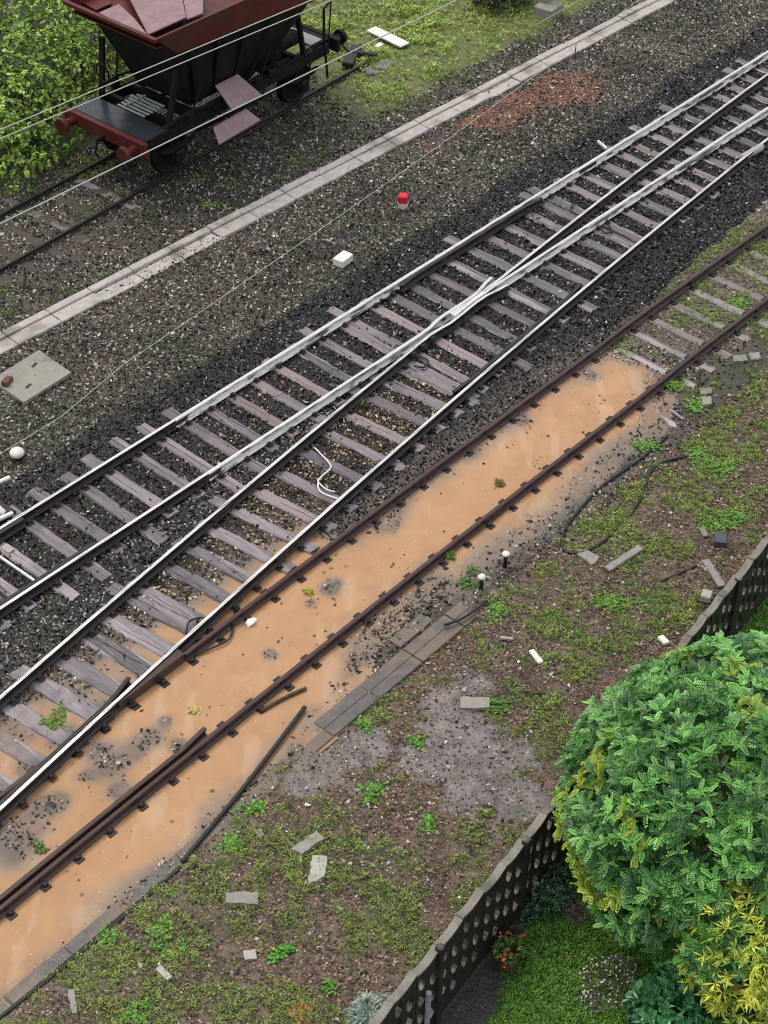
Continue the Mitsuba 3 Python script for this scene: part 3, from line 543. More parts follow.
for s in (-1, 1):
    for u_ in (1.75, 2.5, 3.25, 4.0, 4.75): obj('side_rib', wm(bar((u_, s * 1.24, 2.86 - .075 * (u_ - 1.35)), (2.2 + (u_ - 1.75) * .72, s * .8, 1.42), .06, .09)), 'm_wagon_dark', wag)
    obj('pipe', wm(tube([(1.0, s * 1.05, 1.42), (1.8, s * 1.08, 1.5), (2.3, s * 1.1, 1.42), (2.6, s * 1.08, 1.1)], .03, 8)), 'm_wagon_dark', wag)
    for u_ in (1.75, 3.8, 4.2): obj('lever', wm(cat([bar((u_, s * 1.05, 1.3), (u_ + .25, s * 1.18, 2.0), .04), box((.22, .1, .16), (u_, s * 1.06, 1.36), bev=.02)])), 'm_wagon_dark', wag)
obj('air_tank', wm(cyl((4.75, -.6, 1.55), (5.45, -.6, 1.55), .17, 16)), 'm_wagon_dark', wag)
obj('brake_wheel', wm(tube([(1.15 + .02 * math.cos(t), .75 + .2 * math.cos(t), 1.95 + .2 * math.sin(t)) for t in np.linspace(0, 2 * np.pi, 20)], .018, 6)), 'm_wagon_dark', wag)
hr = cat([cyl((5.86, -1.08, 1.3), (5.86, -1.08, 2.2), .028), cyl((5.86, -1.08, 2.18), (6.22, -.98, 2.22), .026), cyl((6.22, -.98, 2.22), (6.1, -1.0, 1.3), .016), cyl((5.86, -1.1, 1.34), (5.9, -1.14, .6), .028)]); obj('handrail', wm(hr), 'm_wagon_dark', wag)
for s in (-1, 1):
    obj('discharge_chute', wm(sheet([(2.66, s * .9, 1.62), (3.34, s * .9, 1.6), (3.5, s * 1.4, 1.24), (2.62, s * 1.4, 1.24)], .025)), 'm_wagon_lid', wag, label='pinkish red chute plate')
    obj('chute_flap', wm(sheet([(2.12, s * 1.32, 1.04), (3.1, s * 1.32, 1.06), (3.24, s * 1.6, .84), (1.98, s * 1.6, .82)], .025)), 'm_wagon_lid', wag, label='lower pinkish red flap')
    obj('brake_rigging', wm(cat([bar((2.2, s * .8, .75), (4.6, s * .8, .7), .05), bar((3.9, s * 1.0, 1.5), (4.9, s * .95, 1.36), .07, .05), bar((3.7, s * .9, 1.4), (4.1, s * .9, 2.1), .06), bar((4.3, s * .95, 1.36), (4.7, s * .85, 1.9), .05), box((.35, .3, .3), (4.6, s * .7, 1.42), bev=.03), bar((4.0, s * 1.02, 1.33), (5.4, s * 1.02, 1.33), .05, .04)])), 'm_wagon_dark', wag)

# ------------------------------------------------------------------ fence of moulded concrete lattice panels
fence = thing('lattice_fence', 'dark weathered concrete lattice fence with wavy top between the yard and the garden', 'fence')
def fence_panel():
    L, H = .5, 1.55; top = [(L * k / 8, H - .055 * math.sin(math.pi * k / 8)) for k in range(9)]
    pg = sg.Polygon([(0.004, 0), (L - .004, 0)] + [(min(max(a, .004), L - .004), b) for a, b in top[::-1]])
    def lens(cx, cz, w, hh): return sg.Polygon([(cx + w * math.cos(t) * (.72 + .28 * abs(math.cos(t))), cz + hh * math.sin(t)) for t in np.linspace(0, 2 * np.pi, 12, endpoint=False)])
    for cx, off in ((L * .25, .0), (L * .75, .18)):
        for r in range(4):
            cz = H - .24 - off - r * .36
            if cz > .3: pg = pg.difference(lens(cx, cz, .082, .162))
    pg = max(getattr(pg, 'geoms', [pg]), key=lambda g: g.area)
    m = trimesh.creation.extrude_polygon(pg, .1, engine='earcut'); m.apply_transform(trimesh.transformations.rotation_matrix(np.pi / 2, (1, 0, 0))); return m
PAN = fence_panel(); fa = math.atan(.1255)
x_ = 4.1; i = 0
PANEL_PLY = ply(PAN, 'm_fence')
cm = []
for k_ in range(9): cm.append((.5 * k_ / 8, 1.55 - .055 * math.sin(math.pi * k_ / 8)))
cop = cat([bar((a[0], -.05, a[1] + .012), (b[0] + .001, -.05, b[1] + .012), .108, .028) for a, b in zip(cm[:-1], cm[1:])])
COP_PLY = ply(cop, 'm_coping')
step = .5 * math.cos(fa)
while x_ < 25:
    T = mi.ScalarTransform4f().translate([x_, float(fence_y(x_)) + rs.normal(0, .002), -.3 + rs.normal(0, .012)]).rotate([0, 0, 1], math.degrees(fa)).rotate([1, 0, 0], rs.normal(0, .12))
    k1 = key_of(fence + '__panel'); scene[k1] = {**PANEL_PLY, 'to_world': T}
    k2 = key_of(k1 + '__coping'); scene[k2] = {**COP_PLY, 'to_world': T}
    if i % 4 == 1:
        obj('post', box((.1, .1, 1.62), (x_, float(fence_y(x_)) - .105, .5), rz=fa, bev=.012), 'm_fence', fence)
    x_ += step; i += 1
pp = at(417, 1003, .35); obj('metal_post', cyl((pp[0], float(fence_y(pp[0])) - .16, -.32), (pp[0], float(fence_y(pp[0])) - .16, .75), .035), 'm_slat', fence, label='pale grey metal post in front of the fence')

# ------------------------------------------------------------------ markers, posts, small things along the line
def gz(p): return float(height(np.array([p[0]]), np.array([p[1]]))[0])
p = at(403, 208, .0); k = thing('marker_post', 'short marker post with red cap over white base on dark gravel', 'marker post')
obj('white_base', hull([(p[0] + a * r, p[1] + b * r, zz) for r, zz in ((.05, -.03), (.085, .14)) for a in (-1, 1) for b in (-1, 1)]), 'm_white', k)
obj('red_cap', box((.19, .19, .17), (p[0], p[1], .228), rz=.6, bev=.02), 'm_red', k)
p = at(343, 262, 0); one('marker_block', box((.36, .24, .16), (p[0], p[1], .06), rz=.12, bev=.012), 'm_white', 'white painted block lying alone on gravel between the trough and the main track', 'marker block')
def bollard(p, h, r, rh, label, name='bollard', group=None, capm='m_white'):
    k = thing(name, label, 'bollard', group)
    obj('shaft', cyl((p[0], p[1], -.1), (p[0], p[1], h), r, 14, r * .9), 'm_black', k)
    m = trimesh.creation.icosphere(2, 1.0); m.apply_scale((rh, rh, rh * .7)); m.apply_translation((p[0], p[1], h + rh * .3)); obj('cap', m, capm, k, smooth=True)
bollard(at(505, 566, -.0), .24, .036, .062, 'black bollard with white domed cap, the right one of the two at the flood edge')
bollard(at(481, 589, -.0), .24, .036, .062, 'black bollard with white domed cap, the left one of the two at the flood edge')
bollard(at(18, 459, 0), .1, .06, .125, 'squat post with big white round head near the left edge of the photo', 'white_headed_post')
p = at(602, 147, 0); one('white_stub', box((.05, .34, .06), (p[0], p[1], .05), rz=-.35, bev=.008), 'm_white', 'short white stub sticking out beside the far rail of the main track', 'stub')
p = at(752, 153, .1); k = thing('trackside_lamp', 'pale grey elongated lamp housing beside the curving track near the right edge', 'lamp housing')
obj('housing', tube([(p[0] - .32, p[1] + .05, .1), (p[0] - .28, p[1] + .045, .1), (p[0] + .3, p[1] - .02, .12), (p[0] + .36, p[1] - .02, .12)], [.03, .075, .085, .05], 12), 'm_concrete', k, smooth=30); obj('foot', box((.2, .18, .14), (p[0] + .05, p[1], .0), bev=.01), 'm_dark_steel', k)
k = thing('point_lever', 'white painted point lever and rods beside the switch at the left edge', 'point lever')
a_, b_ = at(-14, 488, .12), at(10, 477, .12); obj('rod', bar(a_, b_, .07, .05, .01), 'm_white', k)
a_, b_ = at(-12, 524, .1), at(13, 513, .1); obj('lever', bar(a_, b_, .07, .06, .01), 'm_white', k)
a_, b_ = at(-6, 505, .2), at(4, 514, .05); obj('weight', bar(a_, b_, .12, .09, .03), 'm_white', k); obj('base', box((.7, .4, .12), (*at(-8, 518, 0)[:2], .0), bev=.02), 'm_dark_steel', k)
p0, p1 = at(371, 30, .05), at(405, 46, .05); one('white_board', bar(p0 + [0, 0, .03], p1 + [0, 0, .02], .3, .04, .006), 'm_white', 'long white board lying on grass right of the hopper wagon', 'board')
p = at(379, 46, .05); one('white_box', box((.22, .12, .12), (p[0], p[1], .03), rz=.1, bev=.01), 'm_white', 'small white box lying just below the white board', 'box')
p = at(548, 14, 0); k = thing('concrete_post_base', 'grey square concrete post foot in grass at the top edge of the photo', 'post'); obj('foot', box((.55, .5, .3), (p[0], p[1], .1), rz=.1, bev=.02), 'm_slab', k); obj('post', box((.32, .32, 3.0), (p[0] + .1, p[1] + .2, 1.6), rz=.1, bev=.02), 'm_slab', k)
# buffer end of the siding: dark lumps and bent rail
k = thing('rail_stop', 'dark bent rail pieces lying across the end of the siding', 'rail stop')
a_, b_, c_ = at(333, 35, .12), at(350, 52, .14), at(377, 55, .1); obj('bent_rail', tube([a_, (a_ + b_) / 2 + [0, 0, .05], b_, (b_ + c_) / 2, c_], .06, 8), 'm_dark_steel', k)
obj('sleeper_end', box((.9, .25, .16), (*at(352, 58, .05)[:2], .08), rz=.5, bev=.02), 'm_dark_steel', k)
for px, py, sx, sy, rz_, lab in ((385, 66, .45, .3, .3, 'flat dark grey plate lying below the end of the siding'), (372, 72, .3, .3, .8, 'small dark plate left of the flat plate at the siding end')):
    p = at(px, py, 0); one('steel_plate', box((sx, sy, .05), (p[0], p[1], gz(p) + .03), rz=rz_, bev=.01), 'm_kerb', lab, 'plate')

# debris on the bank and elsewhere: (pixel ends or centre, size, material, name, label, category)
def slab_at(px, py, l, w, h, ang, m, name, label, catg, tilt=0.05):
    p = at(px, py, .06); return one(name, box((l, w, h), (p[0], p[1], gz(p) + h * .45), rz=ang, ry=tilt, bev=.012), m, label, catg)
def along(p0, p1, w, h, m, name, label, catg, lift=.02):
    a, b = at(*p0, .05), at(*p1, .05); a[2], b[2] = gz(a) + lift + h / 2, gz(b) + lift + h / 2
    return one(name, bar(a, b, w, h, min(w, h) * .2), m, label, catg)
def quad_slab(px, th, m, name, label, catg, tilt=.02):
    P = np.array([at(a, b, .08)[:2] for a, b in px]); z0 = max(gz(q) for q in P); Q = []
    for a, b in zip(P, np.roll(P, -1, 0)):
        L_ = np.linalg.norm(b - a); k_ = max(1, int(L_ / .06)); nn = np.array([-(b - a)[1], (b - a)[0]]) / L_
        Q += [a + (b - a) * (j + (rs.uniform(-.2, .2) if j else 0)) / k_ + nn * rs.normal(0, .008) for j in range(k_)]
    Q = np.array(Q); mm = prism(Q, th); c_ = Q.mean(0); top = mm.vertices[:, 2] > th * .5; mm.vertices[top, :2] = c_ + (mm.vertices[top, :2] - c_) * .96
    mm.vertices[:, 2] += rs.normal(0, .05) * (mm.vertices[:, 0] - c_[0]) + rs.normal(0, .05) * (mm.vertices[:, 1] - c_[1]) + z0 - th * .35; return one(name, mm, m, label, catg)
quad_slab([(290, 850), (316, 830), (325, 838), (302, 856)], .09, 'm_slab', 'concrete_fragment', 'mossy broken concrete slab on the bank, just above the palest slab', 'concrete fragment')
quad_slab([(312, 855), (328, 856), (325, 877), (307, 886)], .09, 'm_concrete', 'concrete_fragment', 'palest broken concrete slab lying on the bank below the flood kerb', 'concrete fragment')
quad_slab([(225, 893), (260, 891), (258, 904), (226, 903)], .09, 'm_slab', 'concrete_fragment', 'low grey concrete slab lying level on the bank, leftmost of the three broken slabs', 'concrete fragment')
quad_slab([(254, 828), (262, 827), (265, 834), (258, 837)], .06, 'm_slab', 'concrete_fragment', 'small square tan concrete piece near the kerb', 'concrete fragment')
quad_slab([(243, 950), (256, 947), (257, 957), (244, 959)], .05, 'm_concrete', 'concrete_fragment', 'small pale flat stone low on the left bank', 'concrete fragment')
quad_slab([(460, 697), (490, 699), (490, 710), (459, 708)], .05, 'm_slab', 'concrete_fragment', 'half buried grey slab on the bank beside the bare grey patch', 'concrete fragment')
quad_slab([(577, 552), (586, 547), (601, 555), (592, 562)], .05, 'm_plank', 'flat_board', 'pale flat board end lying inside the loop of black cable', 'board')
along((607, 569), (641, 548), .13, .06, 'm_plank', 'timber_piece', 'dark grey timber lying diagonally right of the pale board end', 'timber')
along((705, 561), (722, 588), .13, .05, 'm_plank', 'plank', 'grey plank leaning towards the lattice fence', 'plank')
along((661, 580), (697, 565), .04, .03, 'm_bark', 'stick', 'thin brown stick on the bank left of the grey plank', 'stick')
slab_at(720, 542, .24, .2, .12, .6, 'm_plastic', 'plastic_sack', 'dark blue crumpled plastic lump near the top of the fence', 'plastic sack')
slab_at(704, 532, .22, .1, .05, .9, 'm_slab', 'flat_stone', 'flat grey stone left of the dark blue lump', 'stone')
quad_slab([(733, 352), (747, 350), (749, 357), (735, 359)], .06, 'm_slab', 'flat_brick', 'left one of two flat blocks beyond the rusty rail at the right edge', 'block')
quad_slab([(749, 350), (760, 348), (762, 355), (752, 357)], .06, 'm_slab', 'flat_brick', 'right one of two flat blocks beyond the rusty rail at the right edge', 'block')
quad_slab([(700, 385), (713, 384), (713, 390), (701, 391)], .07, 'm_slab', 'flat_brick', 'upper one of two small blocks in weeds below the rusty rail', 'block')
quad_slab([(701, 395), (711, 393), (713, 401), (703, 403)], .07, 'm_slab', 'flat_brick', 'lower one of two small blocks in weeds below the rusty rail', 'block')
quad_slab([(659, 411), (676, 419), (678, 424), (672, 423)], .06, 'm_concrete', 'broken_board', 'whitish broken board at the far tip of the flood', 'board')
along((672, 408), (684, 417), .05, .04, 'm_plank', 'broken_board', 'thin grey splinter beside the whitish broken board', 'board')
quad_slab([(68, 988), (74, 987), (77, 1011), (71, 1012)], .04, 'm_plank', 'plank', 'narrow grey plank half sunk in grass in the bottom left corner', 'plank')
along((158, 966), (170, 979), .09, .04, 'm_concrete', 'stone_sliver', 'thin pale stone sliver on the lower left bank', 'stone')
slab_at(706, 598, .2, .16, .12, .4, 'm_concrete', 'broken_stone', 'pale stone lodged against the fence top', 'stone')
along((660, 637), (667, 645), .11, .06, 'm_white', 'white_fragment', 'white rectangular fragment just left of the fence end above the tree', 'fragment')
along((531, 651), (541, 664), .09, .05, 'm_white', 'white_fragment', 'white elongated fragment among white rubble on the bank', 'fragment')
along((500, 638), (513, 640), .05, .05, 'm_concrete', 'pale_stone_row', 'pale stones in a short row left of the white rubble', 'stones')
along((520, 690), (546, 692), .04, .03, 'm_bark', 'stick', 'dark stick lying level on the bank above the tree', 'stick')
p = at(251, 623, -.03); one('white_stone', hull([(p[0] + a, p[1] + b, -.05 + c) for a, b, c in ((-.09, -.03, 0), (-.06, .06, .03), (.0, .07, .06), (.1, .05, .04), (.11, -.02, .05), (.02, -.06, .07), (-.05, -.05, .05), (.08, -.05, 0), (0, .08, 0))]), 'm_white', 'white stone standing out of the muddy water beside the crossing', 'stone')
# the black pole, sticks and cables
def run(pts, r, m, name, label, catg, z=.03, n=6, wob=0, absz=False):
    P = np.array([at(a, b, z) for a, b in pts])
    if not absz: P[:, 2] = [gz(q) + z for q in P]
    t = np.linspace(0, len(P) - 1, len(P) * 6); i = np.minimum(t.astype(int), len(P) - 2); f = (t - i)[:, None]
    Pm, P0, P1, Pn = P[np.maximum(i - 1, 0)], P[i], P[i + 1], P[np.minimum(i + 2, len(P) - 1)]
    C = .5 * ((2 * P0) + (-Pm + P1) * f + (2 * Pm - 5 * P0 + 4 * P1 - Pn) * f ** 2 + (-Pm + 3 * P0 - 3 * P1 + Pn) * f ** 3)
    return one(name, tube(C, r, n), m, label, catg, smooth=True)
run([(305, 707), (248, 782), (192, 850), (182, 862)], .036, 'm_cable', 'black_pole', 'long black pole lying half in the muddy water along the kerb', 'pole', .015, absz=True)
run([(181, 866), (150, 892), (100, 935), (48, 978), (0, 1016), (-60, 1064)], .03, 'm_cable', 'black_edge_line', 'thin black line along the outer edge of the kerb', 'pipe', .012)  # black line along the outer kerb edge, built as a tube
run([(261, 711), (284, 698), (306, 688)], .028, 'm_bark', 'driftwood_stick', 'curved brown stick in the muddy water beside the rusty rail', 'stick', -.01, absz=True)
run([(363, 633), (366, 622), (362, 618)], .016, 'm_bark', 'driftwood_twig', 'short dark twig standing in water at the rusty rail', 'twig', .0, absz=True)
run([(688, 455), (662, 462), (650, 472), (643, 492), (634, 508), (610, 534), (600, 543), (582, 552), (566, 550), (562, 540), (569, 522), (600, 487), (640, 458), (668, 434)], .026, 'm_cable', 'black_cable', 'black cable lying in a loop on the bank right of the flood', 'cable', .03)
run([(315, 448), (330, 464), (329, 470), (322, 476), (318, 482), (321, 492), (338, 499)], .016, 'm_white', 'white_cable', 'thin white cable lying across the sleepers of the curving track', 'cable', .04, absz=True)
run([(318, 482), (326, 489), (335, 492)], .014, 'm_white', 'white_cable', 'short second strand of white cable on the curving track', 'cable', .05, absz=True)
run([(186, 633), (189, 622), (198, 618), (205, 619), (203, 628), (194, 632)], .017, 'm_cable', 'cable_loop', 'black cable loop at the lower crossing, above the rails', 'cable', .07, absz=True)
run([(195, 655), (212, 648), (228, 640), (233, 628), (230, 620)], .017, 'm_cable', 'cable_loop', 'black cable curling into the muddy water at the lower crossing', 'cable', .0, absz=True)
run([(398, 290), (392, 292), (388, 298), (380, 300)], .02, 'm_cable', 'cable_loop', 'black bond cable on the double sleeper at the far rail', 'cable', .05, absz=True)
run([(413, 360), (421, 357), (428, 361), (424, 367), (414, 366)], .02, 'm_cable', 'cable_loop', 'black bond cable at the middle of the tracks by the crossing', 'cable', .05, absz=True)
run([(571, 208), (574, 203), (584, 202), (588, 206)], .02, 'm_cable', 'cable_loop', 'black bond cable on a wide sleeper right of the crossing', 'cable', .05, absz=True)
run([(601, 229), (606, 233), (612, 231), (608, 225)], .02, 'm_cable', 'cable_loop', 'black bond cable beside the curving rail right of the crossing', 'cable', .05, absz=True)
run([(444, 625), (463, 618), (480, 606), (487, 601)], .022, 'm_cable', 'black_hose', 'black hose end lying on the flooded kerb slabs', 'hose', .05, absz=True)
# low signal wire on stakes
k = thing('signal_wire', 'thin pale wire running low over the gravel beside the cable trough', 'wire')
sp = [(-40, 481), (0, 454), (62, 416), (124, 364), (192, 318), (282, 256), (384, 185), (480, 116), (576, 45), (650, -8)]
P = np.array([at(a, b, .4) for a, b in sp]); P = np.vstack([P[0] - (P[1] - P[0]) * 8, P, P[-1] + (P[-1] - P[-2]) * 8]); obj('wire', tube(P, .007, 5), 'm_wire', k)
for q in (P[2], P[4], P[7], P[9]): obj('stake', cyl((q[0], q[1] , -.1), (q[0], q[1], .41), .012, 6), 'm_bark', k)
def overhead(p0, p1, z, label, r=.009):
    k = thing('overhead_wire', label, 'wire'); a, b = at(*p0, z), at(*p1, z); d = (b - a) / np.linalg.norm(b - a); t = np.linspace(-45, 60, 40)
    P = a + d * t[:, None]; P[:, 2] += ((t - 4) / 50) ** 2 * .6; obj('wire', tube(P, r, 6), 'm_wire', k); return P
W1 = overhead((0, 130), (307, 2), 6.2, 'upper one of the two close overhead wires crossing in front of the wagon', .009); W2 = overhead((0, 139), (323, 4), 6.0, 'lower one of the two close overhead wires crossing in front of the wagon', .009)
W3 = overhead((0, 224), (192, 130), 5.0, 'single overhead wire crossing below the chutes of the wagon', .011)
k = thing('guy_wire', 'thin guy wire slanting up from the grass beside the concrete post foot', 'wire'); obj('wire', tube([at(538, 24, .0), at(596, -10, .9), at(596, -10, .9) + (at(596, -10, .9) - at(538, 24, 0)) * 2.5], .01, 5), 'm_wire', k)

# ------------------------------------------------------------------ low plants, moss and litter
BLADE = (np.array([(-.05, 0, 0), (.05, 0, 0), (-.035, .06, .55), (.035, .06, .55), (0, .25, 1.0)], float), np.array([(0, 1, 3), (0, 3, 2), (2, 3, 4)]))
def tuft(n, spread, rng):
    V, F = [], []
    for i in range(n):
        a = rng.uniform(0, 2 * np.pi); r = rng.uniform(.1, .35) * spread; lean = rng.uniform(.2, .8); w = rng.uniform(.05, .1); h = rng.uniform(.55, 1); d = np.array([math.cos(a), math.sin(a), 0]); q = np.array([-d[1], d[0], 0]); b = d * r * rng.uniform(-1, 1) + q * r * rng.uniform(-1, 1); o = len(V)
        V += [b, b + d * lean * .45 + q * w + [0, 0, h * .65], b + d * lean * .45 - q * w + [0, 0, h * .65], b + d * lean + [0, 0, h * .8]]; F += [(o, o + 2, o + 1), (o + 1, o + 2, o + 3)]
    return np.array(V, float), np.array(F)
_r = np.random.RandomState(3); BLADES = [tuft(6, 1.0, _r) for _ in range(8)]
LEAF = (np.array([(0, 0, 0), (.32, .35, .1), (.3, 0, .03), (.32, -.35, .1), (1, 0, -.05), (.72, .25, .06), (.72, -.25, .06)], float), np.array([(0, 2, 1), (0, 3, 2), (2, 5, 1), (2, 4, 5), (2, 6, 4), (2, 3, 6)]))
LEAVES = [LEAF, (LEAF[0] * [1, .7, 1.6], LEAF[1])]
def green(n, a, b, rng, yellow=.0):
    c = lerp3(a, b, rng.rand(n)); return lerp3(c, (.3, .26, .04), (rng.rand(n) < yellow) * .8)
rg = np.random.RandomState(77)
# grass: yard verge, weeds between tracks, bank moss, lawn
bx, by, bh, bc = [], [], [], []
def sow(x0, x1, y0, y1, step, prob, hmin, hmax, ca, cb, yellow=.0, margin=30):
    x, y = jgrid(x0, x1, y0, y1, step, rg); v = near_view(x, y, margin); x, y = x[v], y[v]; p = prob(x, y, zones(x, y)); k = rg.rand(len(x)) < p; x, y, p = x[k], y[k], p[k]
    bx.append(x); by.append(y); bh.append(rg.uniform(hmin, hmax, len(x)) * (.6 + .6 * np.minimum(p, 1))); bc.append(green(len(x), ca, cb, rg, yellow))
def sown(name, label, catg=None):
    X_, Y_, H_, C_ = map(np.concatenate, (bx, by, bh, bc)); zz = height(X_, Y_) - .005
    m, c = swarm(BLADES, np.stack([X_, Y_, zz], -1), rots(len(X_), rg, .2), np.stack([H_, H_, H_], -1) * 1.15, C_, rg)
    one(name, m, 'm_grass', label, kind='stuff', color=c); bx.clear(); by.clear(); bh.clear(); bc.clear()
pt = lambda f, s: (lambda x, y: sstep(f, f + .12, nz(x, y, 1.2, s) * .55 + nz(x, y, 4, s + 1) * .45))
pm, pv, pb = pt(.5, 71), pt(.53, 73), pt(.56, 75)
sow(24, 46, 23.2, 33, .06, lambda x, y, z: z['grass'] * (.35 + .6 * pm(x, y)), .05, .16, (.14, .24, .04), (.46, .60, .16), .05)
sow(12, 34, 23.4, 28.6, .055, lambda x, y, z: (1 - z['grass']) * .85 * pt(.5, 73)(x, y) * (np.abs(y - yD(x)) > .3), .03, .1, (.06, .09, .03), (.18, .23, .08), .06)
sow(12, 40, 19.9, 22.4, .055, lambda x, y, z: .6 * pt(.47, 79)(x, y) * (1 - z['dark']) * (1 - z['rust']), .02, .05, (.04, .06, .02), (.1, .12, .05))
sow(23, 36, 12.4, 15.6, .05, lambda x, y, z: .9 * pt(.46, 81)(x, y) * (1 - z['dark']) * (pool_in(x, y) < -.05), .03, .09, (.07, .13, .025), (.24, .34, .07), .05)
sown('yard_grass', 'short green grass on the far verge and between the tracks')
sow(2, 26, 8, 12.5, .045, lambda x, y, z: z['bank'] * (1 - .9 * z['sand']) * (pool_in(x, y) < -.02) * (.14 + .8 * pt(.45, 75)(x, y)), .025, .09, (.07, .12, .024), (.30, .42, .10), .1)
sow(17, 30, 10, 13.6, .045, lambda x, y, z: z['bank'] * .8 * pt(.5, 85)(x, y) * (pool_in(x, y) < -.02), .03, .1, (.06, .14, .02), (.18, .34, .06), .05)
sown('bank_moss', 'moss and sparse grass on the brown bank')
sow(9, 24, 2, 10.4, .033, lambda x, y, z: z['garden'] * (1 - .93 * z['path']), .03, .085, (.04, .13, .016), (.16, .36, .045), .02)
sown('lawn', 'bright green lawn in the garden below the fence')
# litter: dead leaves, chips and pale rubble on the bank
CHIPS = [(np.array([(-.5, -.3, 0), (.4, -.4, .06), (.5, .25, 0), (-.3, .4, .1)], float), np.array([(0, 1, 2), (0, 2, 3)])), (np.array([(-.5, -.08, 0), (.5, -.1, .05), (.5, .08, .02), (-.5, .1, .06)], float), np.array([(0, 1, 2), (0, 2, 3)])), (np.array([(-.5, 0, 0), (0, -.28, .12), (.5, 0, 0), (0, .28, .1)], float), np.array([(0, 1, 2), (0, 2, 3)]))]
x, y = jgrid(2, 27, 7.5, 13.2, .029, rg); v = near_view(x, y, 30); x, y = x[v], y[v]; z = zones(x, y)
k = rg.rand(len(x)) < z['bank'] * (1 - .88 * z['sand']) * (pool_in(x, y) < -.08) * (.25 + .75 * sstep(.35, .6, nz(x, y, 2.1, 91))); x, y = x[k], y[k]
t = rg.rand(len(x)); c = lerp3((.03, .019, .014), (.27, .18, .13), rg.rand(len(x)) ** 1.3); c = np.where((t < .05)[:, None], lerp3((.3, .25, .2), (.5, .46, .42), rg.rand(len(x))), c); c = np.where((t > .9)[:, None], (.02, .017, .016), c)
s_ = rg.uniform(.014, .06, len(x)); m, c = swarm(CHIPS, np.stack([x, y, height(x, y) + rg.uniform(.002, .02, len(x))], -1), rots(len(x), rg, .35), s_, c, rg)
one('leaf_litter', m, 'm_litter', 'brown dead leaves and chips scattered over the bank', kind='stuff', color=c)
x, y = jgrid(2, 27, 7.5, 13.4, .062, rg); v = near_view(x, y, 30); x, y = x[v], y[v]; z = zones(x, y)
cl = sstep(.5, .68, nz(x, y, .9, 95)); hot = np.zeros_like(x)
for a, b, r in ((520, 640, .5), (540, 655, .4), (505, 625, .5), (555, 660, .35), (370, 820, .45), (388, 800, .35), (600, 600, .5), (650, 625, .5), (420, 620, .5), (400, 635, .4), (440, 605, .35), (360, 845, .3)): q = at(a, b); hot = np.maximum(hot, np.exp(-((x - q[0]) ** 2 + (y - q[1]) ** 2) / (r * r)))
k = rg.rand(len(x)) < z['bank'] * (.2 + .5 * cl + .9 * hot + .6 * z['sand']) * (pool_in(x, y) < .12); x, y = x[k], y[k]
s_ = rg.uniform(.014, .055, len(x)) * (1 + .9 * (rg.rand(len(x)) < .06)); t = rg.rand(len(x)); c = lerp3((.1, .095, .09), (.6, .58, .55), t ** 1.5); c = np.where((rg.rand(len(x)) < .3)[:, None], (.03, .03, .032), c)
m, c = swarm(STONES, np.stack([x, y, height(x, y) + s_ * .2], -1), rots(len(x), rg), s_, c, rg)
one('rubble', m, 'm_stone', 'pale and dark bits of rubble strewn over the bank', kind='stuff', color=c)
# twigs and weeds drowned in the mud
x, y = jgrid(8, 24, 12.8, 15, .11, rg); d = pool_in(x, y); k = (d > .1) & (rg.rand(len(x)) < .13 * sstep(.5, .65, nz(x, y, 1.5, 97)) + .006); x, y = x[k], y[k]
c = lerp3((.06, .042, .025), (.25, .17, .09), rg.rand(len(x))); s_ = rg.uniform(.02, .075, len(x)); m, c = swarm(CHIPS, np.stack([x, y, np.full(len(x), WATER_Z + .004)], -1), rots(len(x), rg, .12), s_, c, rg)
one('floating_litter', m, 'm_litter', 'small brown bits floating on the muddy water', kind='stuff', color=c)
x, y = jgrid(6, 23.5, 12.3, 15.6, .07, rg); d = pool_in(x, y); hh_ = height(x, y); k = (d > .03) & (hh_ < WATER_Z - .01) & (rg.rand(len(x)) < .5 * sstep(.52, .66, nz(x * .75 + y * .66, (y * .75 - x * .66) * 3, 1.3, 98)) + .03); x, y = x[k], y[k]
s_ = rg.uniform(.008, .026, len(x)); m, c = swarm(STONES, np.stack([x, y, np.full(len(x), WATER_Z)], -1), rots(len(x), rg, .1), np.stack([s_ * 1.6, s_, s_ * .35], -1), lerp3((.46, .33, .22), (.62, .5, .38), rg.rand(len(x))), rg)
one('water_foam', m, 'm_stone', 'pale flecks of foam drifting on the muddy water', kind='stuff', color=c)
# single weeds
def weed(px, py, r, n, ca, cb, label, hh=.12, z=None, name='weed', leaf=.062):
    p = at(px, py, .05); n = int(n * 1.5); cl = rg.normal(0, .45, (5, 2)) * r; a = rg.randint(0, 5, n); x, y = (p[:2, None] + cl[a].T + rg.normal(0, .3, (2, n)) * r); d = np.hypot(x - p[0], y - p[1]); d = np.minimum(d, r); hh = hh * .6
    zz = np.maximum(height(x, y), WATER_Z) + hh * rg.rand(n) * (1 - .6 * d / r) + .01
    k = thing(name, label, 'weed'); m, c = swarm(LEAVES, np.stack([x, y, zz], -1), rots(n, rg, .4), leaf * rg.uniform(.6, 1.2, n), green(n, ca, cb, rg, .04), rg); obj('leaves', m, 'm_grass', k, color=c)
    st = [bar((p[0], p[1], zz.min() - .03), (x[i], y[i], zz[i]), .006) for i in range(0, n, max(1, n // 7))]; obj('stems', cat(st), 'm_bark', k)
LG, HG = (.05, .16, .02), (.15, .36, .05)
weed(612, 599, .3, 190, LG, HG, 'bright green leafy weed clump on the bank left of the fence', .14)
weed(730, 521, .36, 210, LG, HG, 'bright green weed clump above the dark blue lump')
weed(718, 465, .3, 160, LG, HG, 'upper green weed patch on the bank at the right'); weed(700, 455, .25, 120, LG, HG, 'green weed patch left of the upper patch at the right')
